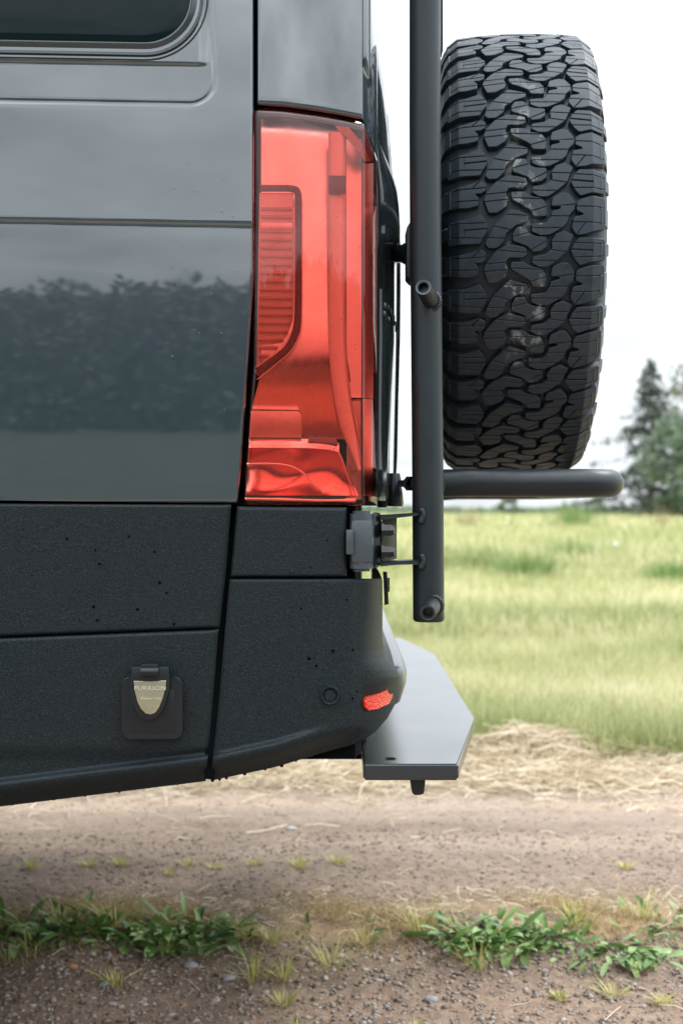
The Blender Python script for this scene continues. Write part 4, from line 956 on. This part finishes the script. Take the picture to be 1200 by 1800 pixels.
bm = bmesh.new(); bmesh.ops.create_uvsphere(bm, u_segments=16, v_segments=10, radius=.0085, matrix=Matrix.Translation(P(581, 1322, 2.0)))
link('drain_cap', from_bm(bm, 'drain_cap'), YEL, van)
turned('gas_fitting', P(598, 1316, 2.0), P(618, 1314, 2.0), [(0, .0001), (0, .006), (.3, .006), (.3, .008), (.7, .008), (.7, .005), (1, .005)], COP, van, seg=8)
turned('gas_fitting', P(619, 1318, 2.0), P(633, 1318, 2.0), [(0, .0001), (0, .008), (.8, .008), (1, .006), (1, .0001)], COP, van, seg=6)
turned('blue_collar', P(613, 1314, 1.995), P(620, 1314, 1.995), [(0, .0001), (0, .006), (1, .006), (1, .0001)], BLU, van, seg=12)

# ------------------------------------------------------------------ spare tyre
TC = Vector((.319, 2.358, 1.412)); RT = .401; NP = 23; YAW = -R_(4.3)
sp = empty('spare_tyre', TC, 'chunky all-terrain spare tyre mounted upright behind the black post', 'spare tyre', rot=(0, 0, YAW))
m = Mat('tyre_rubber', (.034, .038, .046), .52, ior=1.5, spec=.5)
co = m.coord('Object', obj=sp); spx = m.n('ShaderNodeSeparateXYZ'); m.l(co, spx.inputs[0])
nA = m.noise(70, 6, .65, co); base = m.ramp(nA, [(.3, (.012, .021, .031)), (.7, (.029, .044, .060))])
# remnants of a paper tread label: pale patches along the middle of the tread
wv = m.noise(34, 5, .7, co); cx = m.math('ABSOLUTE', m.math('ADD', spx.outputs[0], .003))
band = m.ramp(cx, [(.026, (1,)*3), (.034, (0,)*3)])
up = m.ramp(m.math('ADD', m.math('MULTIPLY', spx.outputs[2], 1.25), .5), [(.16, (0,)*3), (.25, (1,)*3), (.72, (1,)*3), (.86, (0,)*3)])
fl = m.ramp(wv, [(.55, (0,)*3), (.60, (1,)*3)])
strp = m.n('ShaderNodeTexWave'); strp.inputs['Scale'].default_value = 9; strp.inputs['Distortion'].default_value = 6; strp.bands_direction = 'Z'; m.l(co, strp.inputs['Vector'])
fac = m.math('MULTIPLY', m.math('MULTIPLY', band, up), m.math('MULTIPLY', fl, m.ramp(strp.outputs[1], [(.2, (.25,)*3), (.7, (.8,)*3)])))
haze_b = m.math('MULTIPLY', m.ramp(cx, [(.028, (.35,)*3), (.031, (0,)*3)]), up)
c = m.mixc(haze_b, base, (.036, .048, .056)); m.base(m.mixc(fac, c, (.27, .29, .28)))
m.l(m.ramp(nA, [(.3, (.42,)*3), (.7, (.60,)*3)]), m.b.inputs['Roughness']); m.bump(m.noise(900, 2, .5, co), .25, .0004)
RUB = m.m; SIDE = M_simple('tyre_sidewall_rubber', (.036, .042, .05), .38, bs=500, bd=.0004)
def crown(wv): 
    a = abs(wv)
    if a < .104: return RT - .006 * (a / .104) ** 2
    return RT - .006 - (a - .104) * .75
def on_tyre(wv, s, h):   # s along the circumference, h below the tread surface
    r = crown(wv) - h; an = s / RT
    return Vector((wv, -r * math.cos(an), -r * math.sin(an)))
# carcass: groove floor and side walls (object frame: X axle, front = -Y)
prof = []
for wv in np.linspace(0, .104, 7): prof.append((wv, crown(wv) - .0125))
prof += [(.116, .374), (.124, .362), (.1315, .345), (.1350, .325), (.1365, .305), (.1345, .285), (.128, .262), (.121, .245), (.113, .232), (.112, .218)]
full = [(-a, b) for a, b in prof[::-1]] + prof[1:]
seg = 160; V = []; Fq = []
for i in range(seg):
    a = 2 * math.pi * i / seg
    for wv, r in full: V.append((wv, -r * math.cos(a), -r * math.sin(a)))
k = len(full)
for i in range(seg):
    for j in range(k - 1): Fq.append((i*k+j, ((i+1) % seg)*k+j, ((i+1) % seg)*k+j+1, i*k+j+1))
me = bpy.data.meshes.new('tyre'); me.from_pydata(V, [], Fq); me.materials.append(RUB); me.shade_smooth()
tyre = bpy.data.objects.new('carcass', me); COL.objects.link(tyre); tyre.parent = sp
U_ = .0002303; PER = 480.
def zz(x, y): return ((x - 605) * U_, y * (2 * math.pi * RT / NP) / PER)     # photo zoom pixels -> tread metres (s up)
BL = {
 'sl1': ([(72, 112), (205, 92), (292, 58), (318, 92), (342, 138), (338, 182), (312, 222), (292, 262), (180, 262), (72, 268)], [((72, 212), (340, 224)), ((72, 120), (340, 118))], ((342, 158), (185, 166), 7)),
 'sl2': ([(82, 352), (200, 330), (292, 300), (334, 322), (330, 372), (300, 392), (258, 392), (282, 424), (280, 478), (200, 494), (82, 486)], [((82, 444), (300, 440)), ((82, 362), (330, 352))], ((298, 296), (190, 402), 4)),
 'a': ([(496, 28), (560, 48), (620, 68), (612, 112), (536, 138), (500, 168), (468, 190), (458, 244), (408, 292), (350, 292), (326, 264), (352, 200), (384, 140), (440, 82)], [((350, 222), (470, 226)), ((380, 140), (500, 168)), ((456, 62), (612, 74))], None),
 'b': ([(478, 268), (540, 276), (600, 292), (612, 338), (584, 360), (486, 358), (466, 398), (484, 440), (468, 490), (408, 530), (350, 530), (334, 486), (318, 440), (330, 400), (372, 340), (404, 308)], [((320, 452), (470, 440)), ((332, 400), (480, 388)), ((430, 308), (612, 326))], None),
 'c': ([(536, 152), (598, 150), (622, 196), (668, 216), (742, 222), (744, 286), (706, 316), (650, 322), (612, 282), (514, 244), (512, 200)], [((512, 216), (622, 190)), ((650, 300), (744, 250))], None),
 'f': ([(502, 388), (592, 388), (634, 420), (712, 436), (744, 486), (742, 560), (652, 558), (632, 514), (548, 464), (504, 436)], [((504, 430), (610, 436)), ((650, 520), (744, 492))], None),
 'e': ([(804, 202), (860, 180), (924, 212), (900, 270), (880, 324), (806, 388), (752, 424), (690, 424), (642, 392), (652, 352), (738, 338), (782, 296), (774, 250)], [((774, 254), (900, 258)), ((760, 306), (880, 324)), ((642, 380), (790, 382))], None),
 'd': ([(784, 424), (850, 396), (892, 402), (932, 462), (930, 516), (896, 552), (878, 610), (832, 650), (764, 686), (700, 690), (646, 664), (640, 612), (736, 604), (766, 566), (778, 526), (836, 508), (834, 494), (772, 488)], [((772, 494), (930, 478)), ((778, 560), (896, 560)), ((640, 640), (800, 640))], None),
 'sr1': ([(962, 228), (1050, 228), (1148, 234), (1150, 388), (1050, 394), (972, 418), (936, 382), (906, 322), (926, 272)], [((920, 262), (1150, 270)), ((920, 362), (1150, 356))], ((905, 306), (1060, 316), 8)),
 'sr2': ([(972, 440), (1050, 418), (1146, 416), (1148, 640), (1060, 664), (1000, 684), (944, 690), (910, 640), (926, 566), (990, 552), (986, 540), (942, 520), (946, 462)], [((940, 492), (1148, 492)), ((915, 600), (1148, 604))], ((955, 672), (1056, 536), 4.5)),
}
def shrink(poly, d):
    n = len(poly); A = sum(poly[i][0]*poly[(i+1) % n][1] - poly[(i+1) % n][0]*poly[i][1] for i in range(n)); s = 1 if A > 0 else -1; out = []
    for i in range(n):
        a = Vector(poly[i-1]); b = Vector(poly[i]); c = Vector(poly[(i+1) % n]); e1 = (b - a); e2 = (c - b)
        if e1.length < 1e-9 or e2.length < 1e-9: out.append(tuple(b)); continue
        n1 = Vector((-e1.y, e1.x)).normalized() * s; n2 = Vector((-e2.y, e2.x)).normalized() * s; mm2 = n1 + n2
        if mm2.length < .3: mm2 = n1
        mm2.normalize(); kk = d / max(mm2.dot(n1), .5); out.append((b.x + mm2.x * kk, b.y + mm2.y * kk))
    return out
def split(poly, p, q, gap):
    """cut a polygon by the line p-q, leaving a gap; returns two polygons"""
    px, py = p; dx, dy = q[0]-px, q[1]-py; l = math.hypot(dx, dy); nx, ny = -dy/l, dx/l; res = []
    for sgn in (1, -1):
        out = []; dist = [((x-px)*nx + (y-py)*ny) * sgn - gap/2 for x, y in poly]; n = len(poly)
        for i in range(n):
            j = (i+1) % n
            if dist[i] >= 0: out.append(poly[i])
            if (dist[i] >= 0) != (dist[j] >= 0): t = dist[i] / (dist[i]-dist[j]); out.append((poly[i][0]+(poly[j][0]-poly[i][0])*t, poly[i][1]+(poly[j][1]-poly[i][1])*t))
        if len(out) > 2: res.append(out)
    return res
def chaikin(poly, w=.11):
    out = []; n = len(poly)
    for i in range(n):
        a, b = poly[i], poly[(i+1) % n]; out += [(a[0]*(1-w)+b[0]*w, a[1]*(1-w)+b[1]*w), (a[0]*w+b[0]*(1-w), a[1]*w+b[1]*(1-w))]
    return out
def block_mesh(key):
    poly, sipes, notch = BL[key]; bm = bmesh.new()
    poly = [zz(*p) for p in chaikin(poly)]
    def solid(pl, htop, hbot, flare):
        if len(pl) < 3: return
        ins = shrink(pl, .0007); fl_ = shrink(pl, -flare)
        # densify near the shoulder fold
        rows = [(ins, htop), (pl, htop + .0006), (fl_, hbot)]
        R = [[bm.verts.new(on_tyre(w_, s_, h)) for w_, s_ in r] for r, h in rows]; n = len(pl)
        f = bm.faces.new(R[0]); 
        for A, B in zip(R, R[1:]):
            for i in range(n): j = (i+1) % n; bm.faces.new((A[i], A[j], B[j], B[i]))
    solid(poly, .0035, .0135, .0012)        # the body of the block (seen in the sipes as their floor)
    tops = [poly]
    for p, q in sipes:
        nxt = []
        for t in tops: nxt += split(t, zz(*p), zz(*q), .0011)
        tops = nxt
    if notch:
        p, q, wd_ = notch; p = zz(*p); q = zz(*q); nxt = []
        ctr = ((p[0]+q[0])/2, (p[1]+q[1])/2)
        for t in tops:
            xs_ = [a for a, _ in t]; inside = False
            # only the pieces holding the notch line are split
            cc = (sum(a for a, _ in t)/len(t), sum(b for _, b in t)/len(t)); pr = split(t, p, q, wd_ * U_ * 1.2)
            d1 = min(b for _, b in t) < ctr[1] < max(b for _, b in t)
            if d1 and len(pr) == 2:
                # keep the shoulder end joined: stop the notch where it ends
                lo, hi = sorted((p[0], q[0])); 
                endw = q[0]; vert = ((endw, -1), (endw, 1))
                halves = split(t, vert[0], vert[1], 0)
                for hpoly in halves:
                    mx = sum(a for a, _ in hpoly)/len(hpoly)
                    if (mx - endw) * (p[0] - endw) > 0: nxt += split(hpoly, p, q, wd_ * U_ * 1.2)
                    else: nxt.append(hpoly)
            else: nxt.append(t)
        tops = nxt
    # fold at the shoulder
    final = []
    for t in tops:
        if key.startswith('s'):
            sgn = -1 if key[1] == 'l' else 1
            final += split(t, (sgn*.104, -1), (sgn*.104, 1), 0)
        else: final.append(t)
    for t in final: solid(t, 0, .0045, 0)
    bmesh.ops.recalc_face_normals(bm, faces=bm.faces); bmesh.ops.triangulate(bm, faces=[f for f in bm.faces if len(f.verts) > 4])
    me = bpy.data.meshes.new('tread_block'); bm.to_mesh(me); bm.free(); me.materials.append(RUB); return me
PH0 = -.025
for key in BL:
    me = block_mesh(key)
    for i in range(NP):
        o = bpy.data.objects.new('tread_block', me); COL.objects.link(o); o.parent = tyre; o.rotation_euler = (2 * math.pi * i / NP + PH0, 0, 0)
# side biter lugs on the shoulders
def lug_mesh(sg, long_):
    bm = bmesh.new(); h = .016 if long_ else .011
    pr = [(.118, .386), (.1270, .372), (.1325, .352 if long_ else .36), (.1345, .335 if long_ else .35), (.132, .333 if long_ else .348), (.116, .37)]
    rows = []
    for s in (-h, h): rows.append([bm.verts.new((sg*w_, -r*math.cos(s/.4), -r*math.sin(s/.4))) for w_, r in pr])
    n = len(pr)
    for i in range(n): j = (i+1) % n; bm.faces.new((rows[0][i], rows[0][j], rows[1][j], rows[1][i]))
    bm.faces.new(rows[0]); bm.faces.new(rows[1]); bmesh.ops.recalc_face_normals(bm, faces=bm.faces); bmesh.ops.bevel(bm, geom=bm.edges[:], offset=.0012, segments=1, affect='EDGES')
    me = bpy.data.meshes.new('shoulder_lug'); bm.to_mesh(me); bm.free(); me.materials.append(SIDE); return me
for sg in (-1, 1):
    for lg in (0, 1):
        me = lug_mesh(sg, lg)
        for i in range(NP):
            o = bpy.data.objects.new('shoulder_lug', me); COL.objects.link(o); o.parent = tyre
            ctr_s = (((310 if lg == 0 else 545) if sg > 0 else (185 if lg == 0 else 420)) * (2*math.pi*RT/NP) / PER) / RT
            o.rotation_euler = (2*math.pi*i/NP + PH0 + ctr_s, 0, 0)
# rim
def ring_mesh(name, prof, seg=64):
    V = []; Fq = []; k = len(prof)
    for i in range(seg):
        a = 2*math.pi*i/seg; V += [(w_, -r*math.cos(a), -r*math.sin(a)) for w_, r in prof]
    for i in range(seg):
        for j in range(k-1): Fq.append((i*k+j, i*k+j+1, ((i+1) % seg)*k+j+1, ((i+1) % seg)*k+j))
    me = bpy.data.meshes.new(name); me.from_pydata(V, [], Fq); me.shade_smooth(); return me
me = ring_mesh('rim', [(.113, .225), (.116, .218), (.108, .21), (.09, .20), (.03, .19), (.045, .10), (.05, .06), (.05, .002)]); me.materials.append(PLAS)
o = bpy.data.objects.new('rim', me); COL.objects.link(o); o.parent = sp
me = ring_mesh('wheel_back', [(-.113, .225), (-.116, .218), (-.10, .205), (-.05, .195), (.02, .19)]); me.materials.append(PLAS)
o = bpy.data.objects.new('rim_barrel', me); COL.objects.link(o); o.parent = sp
